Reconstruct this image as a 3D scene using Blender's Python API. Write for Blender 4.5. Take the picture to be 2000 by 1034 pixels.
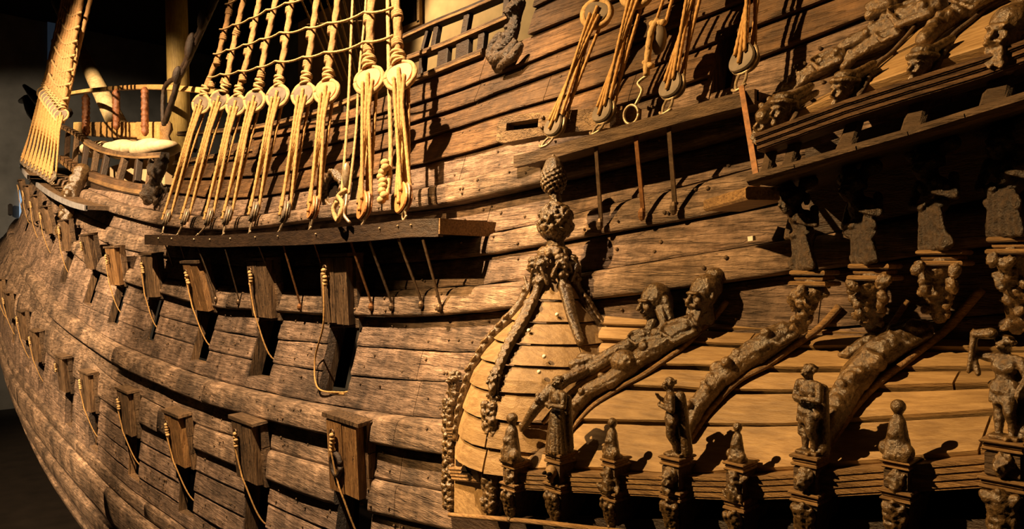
import bpy, bmesh, math, random
import numpy as np
from mathutils import Vector, Matrix, noise, geometry
random.seed(7)
PI = math.pi
SC = bpy.context.scene
COL = SC.collection
for o in list(bpy.data.objects): bpy.data.objects.remove(o)

# ------------------------------------------------------------ camera, world, light, exposure
ZC = 11.0                                   # eye height above the hall floor
TH = math.radians(46); CT, ST = math.cos(TH), math.sin(TH); FOC = 1400.0
cam = bpy.data.objects.new('camera', bpy.data.cameras.new('camera'))
COL.objects.link(cam); SC.camera = cam
cam.location = (0, 0, ZC); cam.rotation_euler = (PI/2, 0, TH)
cam.data.sensor_width = 36; cam.data.lens = 36*FOC/2000; cam.data.clip_start = .05; cam.data.clip_end = 300
SC.view_settings.view_transform = 'Standard'; SC.view_settings.look = 'None'
SC.view_settings.exposure = 0.0; SC.view_settings.gamma = 1; SC.view_settings.use_curve_mapping = False
w = bpy.data.worlds.new('world'); SC.world = w; w.use_nodes = True
w.node_tree.nodes['Background'].inputs[0].default_value = (.9, .5, .22, 1)
w.node_tree.nodes['Background'].inputs[1].default_value = 0.013
def light(kind, name, loc, target, energy, color, size=.3, cone=60, blend=.4):
    d = bpy.data.lights.new(name, kind); o = bpy.data.objects.new(name, d); COL.objects.link(o)
    o.location = Vector(loc)+Vector((0, 0, ZC)); t = Vector(target)+Vector((0, 0, ZC))
    o.rotation_euler = (t-o.location).to_track_quat('-Z', 'Y').to_euler()
    d.energy = energy*LK; d.color = color
    if kind == 'SPOT': d.spot_size = math.radians(cone); d.spot_blend = blend; d.shadow_soft_size = size
    if kind == 'AREA': d.size = size
    if kind == 'POINT': d.shadow_soft_size = size
    return o
WARM = (1, .60, .235)
LK = 4.0
# the hall's ceiling spots
light('SPOT', 'ceiling_spot', (-7.6, -1.3, 11.5), (-10.6, 5, -1.2), 8000, (1, .66, .355), .12, 60, .5)
light('SPOT', 'ceiling_spot', (-8.0, -2.4, 6.4), (-2.7, 4.8, -.4), 2500, WARM, .07, 50, .6)
light('SPOT', 'ceiling_spot', (-17, -7, 12), (-27, 6, -1), 14500, (1, .67, .37), .15, 60)
light('SPOT', 'ceiling_spot', (-22, 1, 9), (-33, 6, 3), 260, (1, .64, .28), .1, 50)
light('SPOT', 'ceiling_spot', (-24, 12, 14), (-16, 17, 4), 1900, (1, .70, .34), .2, 70)
light('SPOT', 'ceiling_spot', (-36, 2, 14), (-40, 10.3, 8.4), 4600, (1, .74, .42), .2, 40, .8)
light('SPOT', 'ceiling_spot', (-48, -6, 8), (-66, 12, 2), 2500, (1, .85, .6), .3, 60)

# ------------------------------------------------------------ helpers
def ray(px, py):
    u = (px-1000)/FOC
    return np.array([u*CT-ST, u*ST+CT, (517-py)/FOC])
def onY(px, py, Y):
    r = ray(px, py); p = r*(Y/r[1]); return Vector((p[0], p[1], p[2]))
SX = np.array([-60, -45, -39, -31, -25, -20.5, -16.8, -12.3, -6.9, -3, 0, 3.])
SZ = np.array([5.5, 3.6, 2.8, 1.6, .8, .33, .05, 0, .26, .75, 1.2, 1.6])
VV = np.array([-14, -12, -10, -8.5, -7.5, -6.7, -6, -5, -4, -2.4, -1, .4, 2, 4, 6.])
YV = np.array([9.6, 8.4, 6.8, 5.7, 5.1, 4.80, 4.66, 4.56, 4.54, 4.66, 5.0, 5.4, 5.85, 6.3, 6.7])
def presmooth(x, y, w, lo, hi, n=1200):
    g = np.linspace(lo, hi, n); v = np.interp(g, x, y); k = int(w/(hi-lo)*n)*2+1
    ker = np.hanning(k+2); ker /= ker.sum()
    return g, np.convolve(np.pad(v, (len(ker)//2, len(ker)//2), 'reflect', reflect_type='odd'), ker, 'valid')[:n]
SXg, SZg = presmooth(SX, SZ, 2.0, -60, 3)
VVg, YVg = presmooth(VV, YV, .5, -14, 6)
def S(X): return np.interp(X, SXg, SZg)
def YH(X, z):
    v = z-S(X); u = np.maximum(0, -X-21)
    a = .0035*(1+.32*np.clip((v+2.6)/1.6, 0, 1))
    return np.interp(v, VVg, YVg)+a*u*u
def onH(px, py, off=0.0):
    r = ray(px, py); t = np.geomspace(3, 80, 1500); p = r[:, None]*t
    g = p[1]-YH(p[0], p[2])+off; i = int(np.argmax(g > 0))
    if g[i] <= 0: i = len(t)-1
    a, b = t[max(i-1, 0)], t[i]
    for _ in range(24):
        m = (a+b)/2; q = r*m
        if q[1]-YH(q[0], q[2])+off > 0: b = m
        else: a = m
    q = r*b; return Vector((q[0], q[1], q[2]))
def hull_pt(X, v, off=0.0):
    z = v+float(S(X)); return Vector((X, float(YH(X, z))-off, z))
def V(*a): return Vector(a)

class MB:
    def __init__(s): s.v = []; s.f = []; s.m = []
    def add(s, vs, fs, m=0):
        n = len(s.v); s.v += [tuple(p) for p in vs]; s.f += [tuple(i+n for i in f) for f in fs]; s.m += [m]*len(fs)
    def box(s, c, sz, R=None, bev=0.0, m=0):
        c = Vector(c); hx, hy, hz = sz[0]/2, sz[1]/2, sz[2]/2
        if bev <= 0:
            vs = [Vector((x*hx, y*hy, z*hz)) for x in (-1, 1) for y in (-1, 1) for z in (-1, 1)]
            fs = [(0, 1, 3, 2), (4, 6, 7, 5), (0, 4, 5, 1), (2, 3, 7, 6), (0, 2, 6, 4), (1, 5, 7, 3)]
        else:
            b = min(bev, hx*.9, hy*.9, hz*.9); vs = []
            for z, k in ((-hz, 1), (-hz+b, 0), (hz-b, 0), (hz, 1)):
                for x, y in ((-1, -1), (1, -1), (1, 1), (-1, 1)):
                    vs.append(Vector((x*(hx-b*k), y*(hy-b*k), z)))
            # chamfered corners around the waist rings come from 4-gons only
            fs = [(3, 2, 1, 0), (12, 13, 14, 15)]
            for r in range(3):
                for i in range(4): j = (i+1) % 4; fs.append((r*4+i, r*4+j, r*4+4+j, r*4+4+i))
        if R is not None: vs = [R @ p for p in vs]
        s.add([p+c for p in vs], fs, m); return s
    def bar(s, a, b, w, h, up=(0, 0, 1), bev=0.0, m=0, w2=None, h2=None):
        a = Vector(a); b = Vector(b); x = (b-a); L = x.length; x.normalize()
        y = Vector(up).cross(x); y.normalize(); z = x.cross(y)
        w2 = w if w2 is None else w2; h2 = h if h2 is None else h2; vs = []
        k = bev
        for p, ww, hh, ins in ((a, w, h, 0), (b, w2, h2, 0)):
            for sy, sz in ((-1, -1), (1, -1), (1, 1), (-1, 1)):
                if k > 0:
                    q1 = p+y*(sy*(ww/2-k))+z*(sz*hh/2); q2 = p+y*(sy*ww/2)+z*(sz*(hh/2-k))
                    vs += ([q2, q1] if (sy*sz) < 0 else [q1, q2]) if False else ([q1, q2] if sy*sz < 0 else [q2, q1])
                else: vs.append(p+y*(sy*ww/2)+z*(sz*hh/2))
        n = len(vs)//2
        fs = [tuple(range(n-1, -1, -1)), tuple(range(n, 2*n))]+[(i, (i+1) % n, n+(i+1) % n, n+i) for i in range(n)]
        s.add(vs, fs, m); return s
    def tube(s, pts, r, n=8, cap=True, m=0, lobes=0, pitch=.1, amp=.22):
        pts = [Vector(p) for p in pts]; N = len(pts)
        rr = r if isinstance(r, (list, tuple)) else [r]*N
        ring = []; up = Vector((0, 0, 1)); L = 0
        t0 = (pts[1]-pts[0]).normalized()
        if abs(t0.dot(up)) > .9: up = Vector((1, 0, 0))
        nrm = (up-t0*up.dot(t0)).normalized()
        for i in range(N):
            t = (pts[min(i+1, N-1)]-pts[max(i-1, 0)])
            t = t.normalized() if t.length > 1e-9 else t0
            nrm = (nrm-t*nrm.dot(t)); nrm.normalize(); bn = t.cross(nrm)
            if i: L += (pts[i]-pts[i-1]).length
            for k in range(n):
                a = 2*PI*k/n; q = rr[i]
                if lobes: q *= 1-amp+amp*abs(math.cos(lobes/2*(a-2*PI*L/pitch/1.0)))*1.3
                ring.append(pts[i]+nrm*(math.cos(a)*q)+bn*(math.sin(a)*q))
        fs = [(i*n+k, i*n+(k+1) % n, (i+1)*n+(k+1) % n, (i+1)*n+k) for i in range(N-1) for k in range(n)]
        if cap: fs += [tuple(range(n-1, -1, -1)), tuple((N-1)*n+k for k in range(n))]
        s.add(ring, fs, m); return s
    def rope(s, pts, r, pitch=None, seg=None, n=9):
        pitch = pitch or r*7; seg = seg or pitch/5
        P = resample(pts, seg)
        return s.tube(P, r, n, True, 0, 3, pitch*3/1.0, .25)
    def lathe(s, base, axis, prof, n=16, m=0, sq=0):
        base = Vector(base); ax = Vector(axis).normalized()
        u = ax.orthogonal().normalized() if abs(ax.z) < .99 else Vector((1, 0, 0)); v = ax.cross(u); vs = []
        for r, h in prof:
            for k in range(n):
                a = 2*PI*k/n+PI/n; q = r
                vs.append(base+ax*h+u*(math.cos(a)*q)+v*(math.sin(a)*q))
        N = len(prof)
        fs = [(i*n+k, i*n+(k+1) % n, (i+1)*n+(k+1) % n, (i+1)*n+k) for i in range(N-1) for k in range(n)]
        fs += [tuple(range(n-1, -1, -1)), tuple((N-1)*n+k for k in range(n))]
        s.add(vs, fs, m); return s
    def ball(s, c, r, n=10, k=7, R=None, m=0):
        c = Vector(c); r = (r, r, r) if not hasattr(r, '__len__') else r; vs = [Vector((0, 0, -r[2]))]
        for i in range(1, k):
            ph = -PI/2+PI*i/k
            for j in range(n): a = 2*PI*j/n; vs.append(Vector((r[0]*math.cos(ph)*math.cos(a), r[1]*math.cos(ph)*math.sin(a), r[2]*math.sin(ph))))
        vs.append(Vector((0, 0, r[2]))); fs = []
        for j in range(n): fs.append((0, 1+(j+1) % n, 1+j)); fs.append((len(vs)-1, 1+(k-2)*n+j, 1+(k-2)*n+(j+1) % n))
        for i in range(k-2):
            for j in range(n): fs.append((1+i*n+j, 1+i*n+(j+1) % n, 1+(i+1)*n+(j+1) % n, 1+(i+1)*n+j))
        if R is not None: vs = [R @ p for p in vs]
        s.add([p+c for p in vs], fs, m); return s
    def mesh(s, name, org=(0, 0, 0), smooth=False):
        me = bpy.data.meshes.new(name); o = Vector(org)
        me.from_pydata([(p[0]-o[0], p[1]-o[1], p[2]-o[2]) for p in s.v], [], s.f); me.update()
        if any(s.m):
            me.polygons.foreach_set('material_index', s.m)
        if smooth:
            me.polygons.foreach_set('use_smooth', [True]*len(s.f))
        return me
def resample(pts, seg):
    P = [Vector(p) for p in pts]; out = [P[0]]; 
    for a, b in zip(P, P[1:]):
        n = max(1, int(round((b-a).length/seg)))
        for i in range(1, n+1): out.append(a.lerp(b, i/n))
    return out
def spline(ctrl, n=8):
    C = [Vector(c) for c in ctrl]; out = []
    for i in range(len(C)-1):
        p0 = C[max(i-1, 0)]; p1 = C[i]; p2 = C[i+1]; p3 = C[min(i+2, len(C)-1)]
        for k in range(n):
            t = k/n
            out.append(.5*((2*p1)+(p2-p0)*t+(2*p0-5*p1+4*p2-p3)*t*t+(3*p1-p0-3*p2+p3)*t**3))
    out.append(C[-1]); return out
ZV = Vector((0, 0, ZC))
def link(name, me, mat=None, parent=None):
    o = bpy.data.objects.new(name, me); COL.objects.link(o)
    if parent is not None: o.parent = parent
    if mat is not None and me is not None and not len(me.materials):
        for mm in (mat if isinstance(mat, (list, tuple)) else [mat]): me.materials.append(mm)
    return o
def tag(o, label=None, cat=None, group=None, kind=None):
    if label: o['label'] = label
    if cat: o['category'] = cat
    if group: o['group'] = group
    if kind: o['kind'] = kind
    return o
def thing(name, label, cat, loc=(0, 0, 0), group=None):
    o = bpy.data.objects.new(name, None); COL.objects.link(o); o.location = Vector(loc)+ZV
    o.empty_display_size = .1
    return tag(o, label, cat, group)
def rootloc(o):
    while o.parent is not None: o = o.parent
    return o.location-ZV
def part(name, mb, mat, parent, smooth=False):
    return link(name, mb.mesh(name, rootloc(parent), smooth), mat, parent)
def single(name, mb, mat, label, cat, loc, group=None, smooth=False):
    o = link(name, mb.mesh(name, loc, smooth), mat); o.location = Vector(loc)+ZV
    return tag(o, label, cat, group)
def copy_tree(o, parent=None, loc=None, label=None, group=None):
    c = o.copy(); COL.objects.link(c); c.parent = parent
    if loc is not None: c.location = Vector(loc)+ZV
    if label: c['label'] = label
    if group: c['group'] = group
    for ch in list(o.children): copy_tree(ch, c)
    return c

# ------------------------------------------------------------ materials
def mat_base(name):
    m = bpy.data.materials.new(name); m.use_nodes = True; t = m.node_tree
    return m, t, t.nodes['Principled BSDF']
def wood(name, c1, c2, rough=.75, scale=(1, 1, 1), bump=.5, spec=.3, stain=.5, dots=False, vary=.25, fine=1.0, streak=0, crack=0, worn=0):
    """grain along X by default (large scale numbers = fine across that axis)"""
    m, t, b = mat_base(name); N = t.nodes.new; Lk = t.links.new
    tc = N('ShaderNodeTexCoord'); mp = N('ShaderNodeMapping'); Lk(tc.outputs['Object'], mp.inputs[0]); mp.inputs['Scale'].default_value = scale
    g = N('ShaderNodeTexNoise'); g.inputs['Scale'].default_value = 6*fine; g.inputs['Detail'].default_value = 8; g.inputs['Roughness'].default_value = .65; Lk(mp.outputs[0], g.inputs[0])
    p = N('ShaderNodeTexNoise'); p.inputs['Scale'].default_value = 1.3; p.inputs['Detail'].default_value = 6; p.inputs['Roughness'].default_value = .6; Lk(tc.outputs['Object'], p.inputs[0])
    r1 = N('ShaderNodeMapRange'); r1.inputs[1].default_value = .35; r1.inputs[2].default_value = .68; Lk(g.outputs[0], r1.inputs[0])
    mx = N('ShaderNodeMix'); mx.data_type = 'RGBA'; Lk(r1.outputs[0], mx.inputs[0]); mx.inputs[6].default_value = (*c2, 1); mx.inputs[7].default_value = (*c1, 1)
    r2 = N('ShaderNodeMapRange'); r2.inputs[1].default_value = .36; r2.inputs[2].default_value = .62; r2.inputs[3].default_value = 1-stain; r2.inputs[4].default_value = 1.12; Lk(p.outputs[0], r2.inputs[0])
    oi = N('ShaderNodeObjectInfo'); r3 = N('ShaderNodeMapRange'); r3.inputs[3].default_value = 1-vary; r3.inputs[4].default_value = 1+vary*.6; Lk(oi.outputs['Random'], r3.inputs[0])
    mu = N('ShaderNodeMath'); mu.operation = 'MULTIPLY'; Lk(r2.outputs[0], mu.inputs[0]); Lk(r3.outputs[0], mu.inputs[1])
    val = mu
    hgt = g.outputs[0]
    if dots:
        vo = N('ShaderNodeTexVoronoi'); vo.inputs['Scale'].default_value = 5.5; Lk(tc.outputs['Object'], vo.inputs[0])
        r4 = N('ShaderNodeMapRange'); r4.inputs[1].default_value = .05; r4.inputs[2].default_value = .09; r4.inputs[3].default_value = .45; r4.inputs[4].default_value = 1; Lk(vo.outputs['Distance'], r4.inputs[0])
        m2 = N('ShaderNodeMath'); m2.operation = 'MULTIPLY'; Lk(mu.outputs[0], m2.inputs[0]); Lk(r4.outputs[0], m2.inputs[1]); val = m2
    if streak:
        mq = N('ShaderNodeMapping'); Lk(tc.outputs['Object'], mq.inputs[0]); mq.inputs['Scale'].default_value = (2.2, 2, .8)
        sn = N('ShaderNodeTexNoise'); sn.inputs['Scale'].default_value = 3; sn.inputs['Detail'].default_value = 9; sn.inputs['Roughness'].default_value = .7; Lk(mq.outputs[0], sn.inputs[0])
        r5 = N('ShaderNodeMapRange'); r5.inputs[1].default_value = .35; r5.inputs[2].default_value = .7; r5.inputs[3].default_value = 1-streak; r5.inputs[4].default_value = 1+streak; Lk(sn.outputs[0], r5.inputs[0])
        m3 = N('ShaderNodeMath'); m3.operation = 'MULTIPLY'; Lk(val.outputs[0], m3.inputs[0]); Lk(r5.outputs[0], m3.inputs[1]); val = m3
    if crack:
        mc_ = N('ShaderNodeMapping'); Lk(tc.outputs['Object'], mc_.inputs[0]); mc_.inputs['Scale'].default_value = tuple(q*(.5 if q < 1 else 1.8) for q in scale)
        cn = N('ShaderNodeTexNoise'); cn.inputs['Scale'].default_value = 3.2; cn.inputs['Detail'].default_value = 3; cn.inputs['Distortion'].default_value = .4; Lk(mc_.outputs[0], cn.inputs[0])
        ab = N('ShaderNodeMath'); ab.operation = 'SUBTRACT'; Lk(cn.outputs[0], ab.inputs[0]); ab.inputs[1].default_value = .5
        a2 = N('ShaderNodeMath'); a2.operation = 'ABSOLUTE'; Lk(ab.outputs[0], a2.inputs[0])
        cr = N('ShaderNodeMapRange'); cr.inputs[1].default_value = .0; cr.inputs[2].default_value = .02; cr.inputs[3].default_value = 1-crack; cr.inputs[4].default_value = 1; Lk(a2.outputs[0], cr.inputs[0])
        m4 = N('ShaderNodeMath'); m4.operation = 'MULTIPLY'; Lk(val.outputs[0], m4.inputs[0]); Lk(cr.outputs[0], m4.inputs[1]); val = m4
        hm = N('ShaderNodeMath'); hm.operation = 'MULTIPLY_ADD'; Lk(cr.outputs[0], hm.inputs[0]); hm.inputs[1].default_value = .7; Lk(g.outputs[0], hm.inputs[2]); hgt = hm.outputs[0]
    if worn:  # pointiness ramp paints crevice shade and golden ridge highlights into the colour
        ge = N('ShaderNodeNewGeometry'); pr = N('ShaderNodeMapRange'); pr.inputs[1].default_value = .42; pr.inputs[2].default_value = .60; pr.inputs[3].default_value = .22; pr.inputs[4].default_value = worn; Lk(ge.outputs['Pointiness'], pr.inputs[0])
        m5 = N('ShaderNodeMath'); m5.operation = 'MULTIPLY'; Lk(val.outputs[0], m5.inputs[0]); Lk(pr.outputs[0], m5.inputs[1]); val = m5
    hs = N('ShaderNodeVectorMath'); hs.operation = 'SCALE'; Lk(mx.outputs[2], hs.inputs[0]); Lk(val.outputs[0], hs.inputs['Scale'])
    Lk(hs.outputs[0], b.inputs['Base Color'])
    f = N('ShaderNodeTexNoise'); f.inputs['Scale'].default_value = 38; f.inputs['Detail'].default_value = 4; Lk(mp.outputs[0], f.inputs[0])
    ad = N('ShaderNodeMath'); ad.operation = 'MULTIPLY_ADD'; Lk(f.outputs[0], ad.inputs[0]); ad.inputs[1].default_value = .35; Lk(hgt, ad.inputs[2])
    bp = N('ShaderNodeBump'); bp.inputs['Strength'].default_value = bump; bp.inputs['Distance'].default_value = .035; Lk(ad.outputs[0], bp.inputs['Height']); Lk(bp.outputs[0], b.inputs['Normal'])
    b.inputs['Roughness'].default_value = rough; b.inputs['Specular IOR Level'].default_value = spec
    return m
def plain(name, c, rough=.6, metal=0, spec=.4, noise_amt=.3, nscale=12, bump=.2, emit=None):
    m, t, b = mat_base(name); N = t.nodes.new; Lk = t.links.new
    tc = N('ShaderNodeTexCoord'); g = N('ShaderNodeTexNoise'); g.inputs['Scale'].default_value = nscale; g.inputs['Detail'].default_value = 6; Lk(tc.outputs['Object'], g.inputs[0])
    r = N('ShaderNodeMapRange'); r.inputs[1].default_value = .3; r.inputs[2].default_value = .7; r.inputs[3].default_value = 1-noise_amt; r.inputs[4].default_value = 1+noise_amt; Lk(g.outputs[0], r.inputs[0])
    hs = N('ShaderNodeVectorMath'); hs.operation = 'SCALE'; hs.inputs[0].default_value = c; Lk(r.outputs[0], hs.inputs['Scale']); Lk(hs.outputs[0], b.inputs['Base Color'])
    bp = N('ShaderNodeBump'); bp.inputs['Strength'].default_value = bump; bp.inputs['Distance'].default_value = .01; Lk(g.outputs[0], bp.inputs['Height']); Lk(bp.outputs[0], b.inputs['Normal'])
    b.inputs['Roughness'].default_value = rough; b.inputs['Metallic'].default_value = metal; b.inputs['Specular IOR Level'].default_value = spec
    if emit: b.inputs['Emission Color'].default_value = (*emit[0], 1); b.inputs['Emission Strength'].default_value = emit[1]
    return m
M = {}
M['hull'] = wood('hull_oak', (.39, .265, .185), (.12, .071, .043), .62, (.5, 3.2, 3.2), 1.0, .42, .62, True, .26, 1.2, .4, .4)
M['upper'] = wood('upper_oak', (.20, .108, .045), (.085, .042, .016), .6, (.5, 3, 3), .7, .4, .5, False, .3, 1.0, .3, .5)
M['wale'] = wood('wale_oak', (.41, .28, .185), (.11, .064, .035), .62, (.45, 3, 3), 1.0, .42, .66, True, .2, 1.2, .4, .4)
M['lid'] = wood('lid_oak', (.33, .20, .10), (.085, .046, .02), .6, (5, 5, .5), .9, .4, .6, True, .35, 1, 0, .7)
M['lid_new'] = wood('lid_pine', (.42, .23, .085), (.17, .078, .025), .55, (5, 5, .5), .6, .4, .5, False, .2, 1, 0, .6)
M['dark'] = wood('dark_tarred_oak', (.055, .03, .014), (.02, .01, .005), .5, (1, 4, 4), .6, .5, .4, False, .2)
M['dark2'] = wood('dark_weathered_oak', (.20, .125, .065), (.07, .038, .016), .6, (.7, 4, 4), .9, .4, .5, False, .2)
M['roof'] = wood('roof_oak', (.42, .275, .125), (.24, .145, .06), .5, (.6, 5, 5), .35, .4, .22, False, .16, .9)
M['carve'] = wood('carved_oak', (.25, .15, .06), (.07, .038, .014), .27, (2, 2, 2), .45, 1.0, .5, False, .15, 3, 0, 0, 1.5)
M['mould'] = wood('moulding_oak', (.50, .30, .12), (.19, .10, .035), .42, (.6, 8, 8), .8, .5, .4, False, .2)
M['pine'] = wood('fresh_pine', (.66, .42, .16), (.42, .23, .07), .5, (.6, 4, 4), .2, .4, .2, False, .15)
M['mast'] = wood('mast_pine', (.40, .30, .10), (.24, .16, .045), .6, (6, 6, .3), .3, .35, .3, False, .1)
M['rope'] = plain('hemp_rope', (.43, .25, .09), .85, 0, .2, .25, 30, .5)
M['rope2'] = plain('pale_rope', (.47, .31, .14), .85, 0, .2, .25, 30, .5)
M['shroud'] = plain('tarred_shroud', (.34, .195, .08), .8, 0, .25, .3, 25, .5)
M['dead'] = plain('grey_deadeye', (.15, .115, .08), .55, 0, .4, .35, 9, .4)
M['deadn'] = plain('new_deadeye', (.50, .21, .07), .5, 0, .4, .15, 9, .2)
M['iron'] = plain('wrought_iron', (.13, .085, .05), .5, .6, .5, .4, 20, .5)
M['bright'] = plain('pale_iron', (.42, .32, .20), .45, .5, .5, .4, 20, .5)
M['rust'] = plain('rusty_iron', (.20, .09, .03), .6, .3, .4, .4, 20, .5)
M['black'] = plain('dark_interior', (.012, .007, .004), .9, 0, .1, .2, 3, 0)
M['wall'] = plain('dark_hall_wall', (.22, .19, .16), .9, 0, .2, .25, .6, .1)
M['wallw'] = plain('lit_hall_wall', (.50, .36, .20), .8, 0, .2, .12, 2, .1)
M['floor'] = plain('hall_floor', (.015, .011, .008), .8, 0, .2, .3, 1, .1)
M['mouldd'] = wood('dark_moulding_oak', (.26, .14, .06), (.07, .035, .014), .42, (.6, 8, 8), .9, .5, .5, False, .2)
M['darkshadecarve'] = wood('dark_shaded_carved_oak', (.15, .088, .038), (.04, .022, .009), .35, (2, 2, 2), .7, .6, .5, False, .15, 2.5, 0, 0, 1.4)
M['redcarve'] = wood('reddish_carved_wood', (.34, .13, .045), (.15, .05, .018), .4, (2, 2, 2), .5, .5, .4, False, .15, 2)
M['pine2'] = wood('bowsprit_pine', (.62, .45, .24), (.42, .27, .12), .45, (.6, 2, 2), .2, .4, .3, False, .1)
M['white2'] = plain('pale_canvas', (.62, .47, .28), .8, 0, .2, .2, 6, .3)
M['bluelit'] = plain('blue_window_light', (.3, .4, .5), .5, 0, .3, .05, 5, 0, ((.55, .75, 1), .45))
M['bluedim'] = plain('dim_blue_window', (.05, .07, .09), .5, 0, .3, .05, 5, 0, ((.4, .6, .9), .02))
M['edge'] = plain('pale_painted_edge', (.22, .21, .21), .5, 0, .4, .3, 4, .1)
M['chock'] = wood('pale_chock_oak', (.42, .27, .13), (.16, .09, .04), .6, (1, 3, 3), .9, .4, .5, False, .1, 1, 0, .4)
M['white'] = plain('white_marker', (.85, .8, .66), .5, 0, .3, .05, 5, 0)

# ------------------------------------------------------------ the hall
def structure(name, mb, mat): return tag(part(name, mb, mat, None) if False else link(name, mb.mesh(name), mat), None, None, None, 'structure')
structure('floor', MB().box((-20, 12, -.1), (110, 70, .2)), M['floor'])
structure('wall_back', MB().box((-20, 27.2, 15), (110, .4, 30)), M['wall'])
structure('wall_left', MB().box((-66, 5, 15), (.4, 50, 30)), M['wall'])
structure('ceiling', MB().box((-20, 12, 30.1), (110, 70, .2)), M['black'])
# ------------------------------------------------------------ the hull: strakes between seams
HULL = thing('ship_hull', 'weathered dark oak hull of an old wooden warship with rows of open gun ports', 'ship', (-20, 6, -9.5))
raw = {  # seam: pixel trace; turned into height above the sheer along the hull
 's4': [(9, 668), (27, 711), (76, 771), (183, 885), (275, 968), (348, 1018)],
 's3': [(9, 700), (41, 780), (92, 858), (183, 965), (243, 1028)],
 'G2': [(101, 693), (206, 780), (293, 835), (400, 881), (465, 910), (529, 936), (602, 968), (726, 1000), (800, 1014)],
 'G1': [(110, 640), (156, 675), (202, 725), (275, 771), (392, 830), (465, 853), (529, 876), (628, 904), (717, 931), (800, 945)],
 'B0': [(33, 500), (69, 560), (110, 620), (183, 675), (275, 730), (437, 794), (575, 830), (800, 872), (860, 885)],
 'B1': [(33, 473), (60, 518), (92, 560), (128, 601), (206, 656), (300, 697), (415, 739), (506, 762), (621, 787), (712, 800), (800, 812)],
 'P3': [(200, 612), (300, 649), (401, 679), (538, 711), (630, 723), (694, 733), (800, 743)],
 'P2': [(230, 585), (300, 612), (401, 640), (547, 663), (621, 668), (699, 675), (800, 680), (900, 690)],
 'A0': [(51, 419), (114, 458), (144, 488), (192, 527), (246, 548), (300, 566), (410, 599), (497, 606), (621, 615), (800, 620), (953, 611)],
 'K0': [(100, 425), (144, 461), (165, 476), (210, 500), (246, 518), (288, 535), (320, 544), (440, 556), (537, 564), (690, 568), (860, 562), (1024, 550), (1138, 533), (1300, 508), (1449, 485)],
 'K1': [(141, 431), (210, 475), (260, 490), (321, 500), (400, 512), (531, 524), (690, 518), (860, 509), (960, 501), (1058, 483), (1221, 451), (1317, 440), (1500, 400)],
 'M':  [(110, 385), (150, 410), (210, 440), (288, 464), (480, 485), (700, 484), (860, 470), (960, 458), (1047, 440), (1175, 405), (1250, 387), (1381, 355), (1453, 335)],
 'W0': [(120, 365), (159, 383), (210, 410), (270, 428), (318, 440), (420, 452), (511, 448), (600, 437), (736, 421), (900, 402), (995, 382), (1108, 357), (1172, 341), (1302, 309), (1381, 289)],
 'W1': [(120, 345), (159, 362), (210, 385), (260, 403), (318, 413), (420, 424), (511, 420), (600, 410), (736, 385), (813, 374), (900, 355), (960, 344), (1006, 328), (1108, 305), (1200, 285), (1300, 262)],
 'e':  [(345, 375), (420, 388), (511, 385), (600, 370), (732, 342), (802, 328), (906, 302), (971, 284), (1205, 212), (1399, 151), (1500, 110), (1690, 39)],
 'c':  [(345, 348), (500, 345), (600, 330), (700, 308), (802, 281), (900, 250), (1010, 216), (1126, 184), (1263, 140), (1407, 83), (1500, 47), (1630, 0)],
 'b':  [(345, 324), (500, 308), (600, 292), (700, 272), (809, 241), (924, 205), (1014, 169), (1187, 108), (1320, 58), (1400, 28), (1480, 0)],
 'a':  [(345, 304), (500, 270), (600, 255), (700, 236), (816, 205), (960, 155), (1018, 133), (1133, 86), (1250, 40), (1340, 0)],
 'z':  [(345, 290), (500, 258), (600, 240), (700, 212), (800, 168), (960, 105), (1060, 62), (1220, 0)],
}
GX = np.linspace(-47, 1.5, 400)
seam = {}
for k, pts in raw.items():
    q = sorted([(p.x, p.z-float(S(p.x))) for p in (onH(*a) for a in pts)])
    xs = np.array([a[0] for a in q]); vs = np.array([a[1] for a in q])
    v = np.interp(GX, xs, vs); kk = np.hanning(19); kk /= kk.sum()
    seam[k] = np.convolve(np.pad(v, 9, 'edge'), kk, 'valid')
g2, s4 = seam['G2'], seam['s4']
for i, kk in enumerate(('q3', 'q2', 'q1')): seam[kk] = s4+(g2-s4)*(i+1)/4
s3 = np.minimum(seam['s3'], s4-.35); seam['s3'] = s3
seam['s3b'] = s4-.3; seam['s2'] = s3-.28; seam['s1'] = s3-.78; seam['s0'] = s3-1.25; seam['r3'] = s3-1.6; seam['r2'] = s3-2.1; seam['r1'] = s3-3.2; seam['r0'] = s3-5
seam['zz'] = seam['z']+.34; seam['y'] = seam['z']+.66; seam['yy'] = seam['z']+1.0; seam['x'] = seam['z']+1.4
order = ['r0', 'r1', 'r2', 'r3', 's0', 's1', 's2', 's3', 's3b', 's4', 'q3', 'q2', 'q1', 'G2', 'G1', 'B0', 'B1', 'P3', 'P2', 'A0', 'K0', 'K1', 'M', 'W0', 'W1', 'e', 'c', 'b', 'a', 'z', 'zz', 'y', 'yy', 'x']
for lo, hi in zip(order, order[1:]):
    seam[hi] = np.maximum(seam[hi], seam[lo]+.05)
def sv(k, X): return float(np.interp(X, GX, seam[k]))
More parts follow.
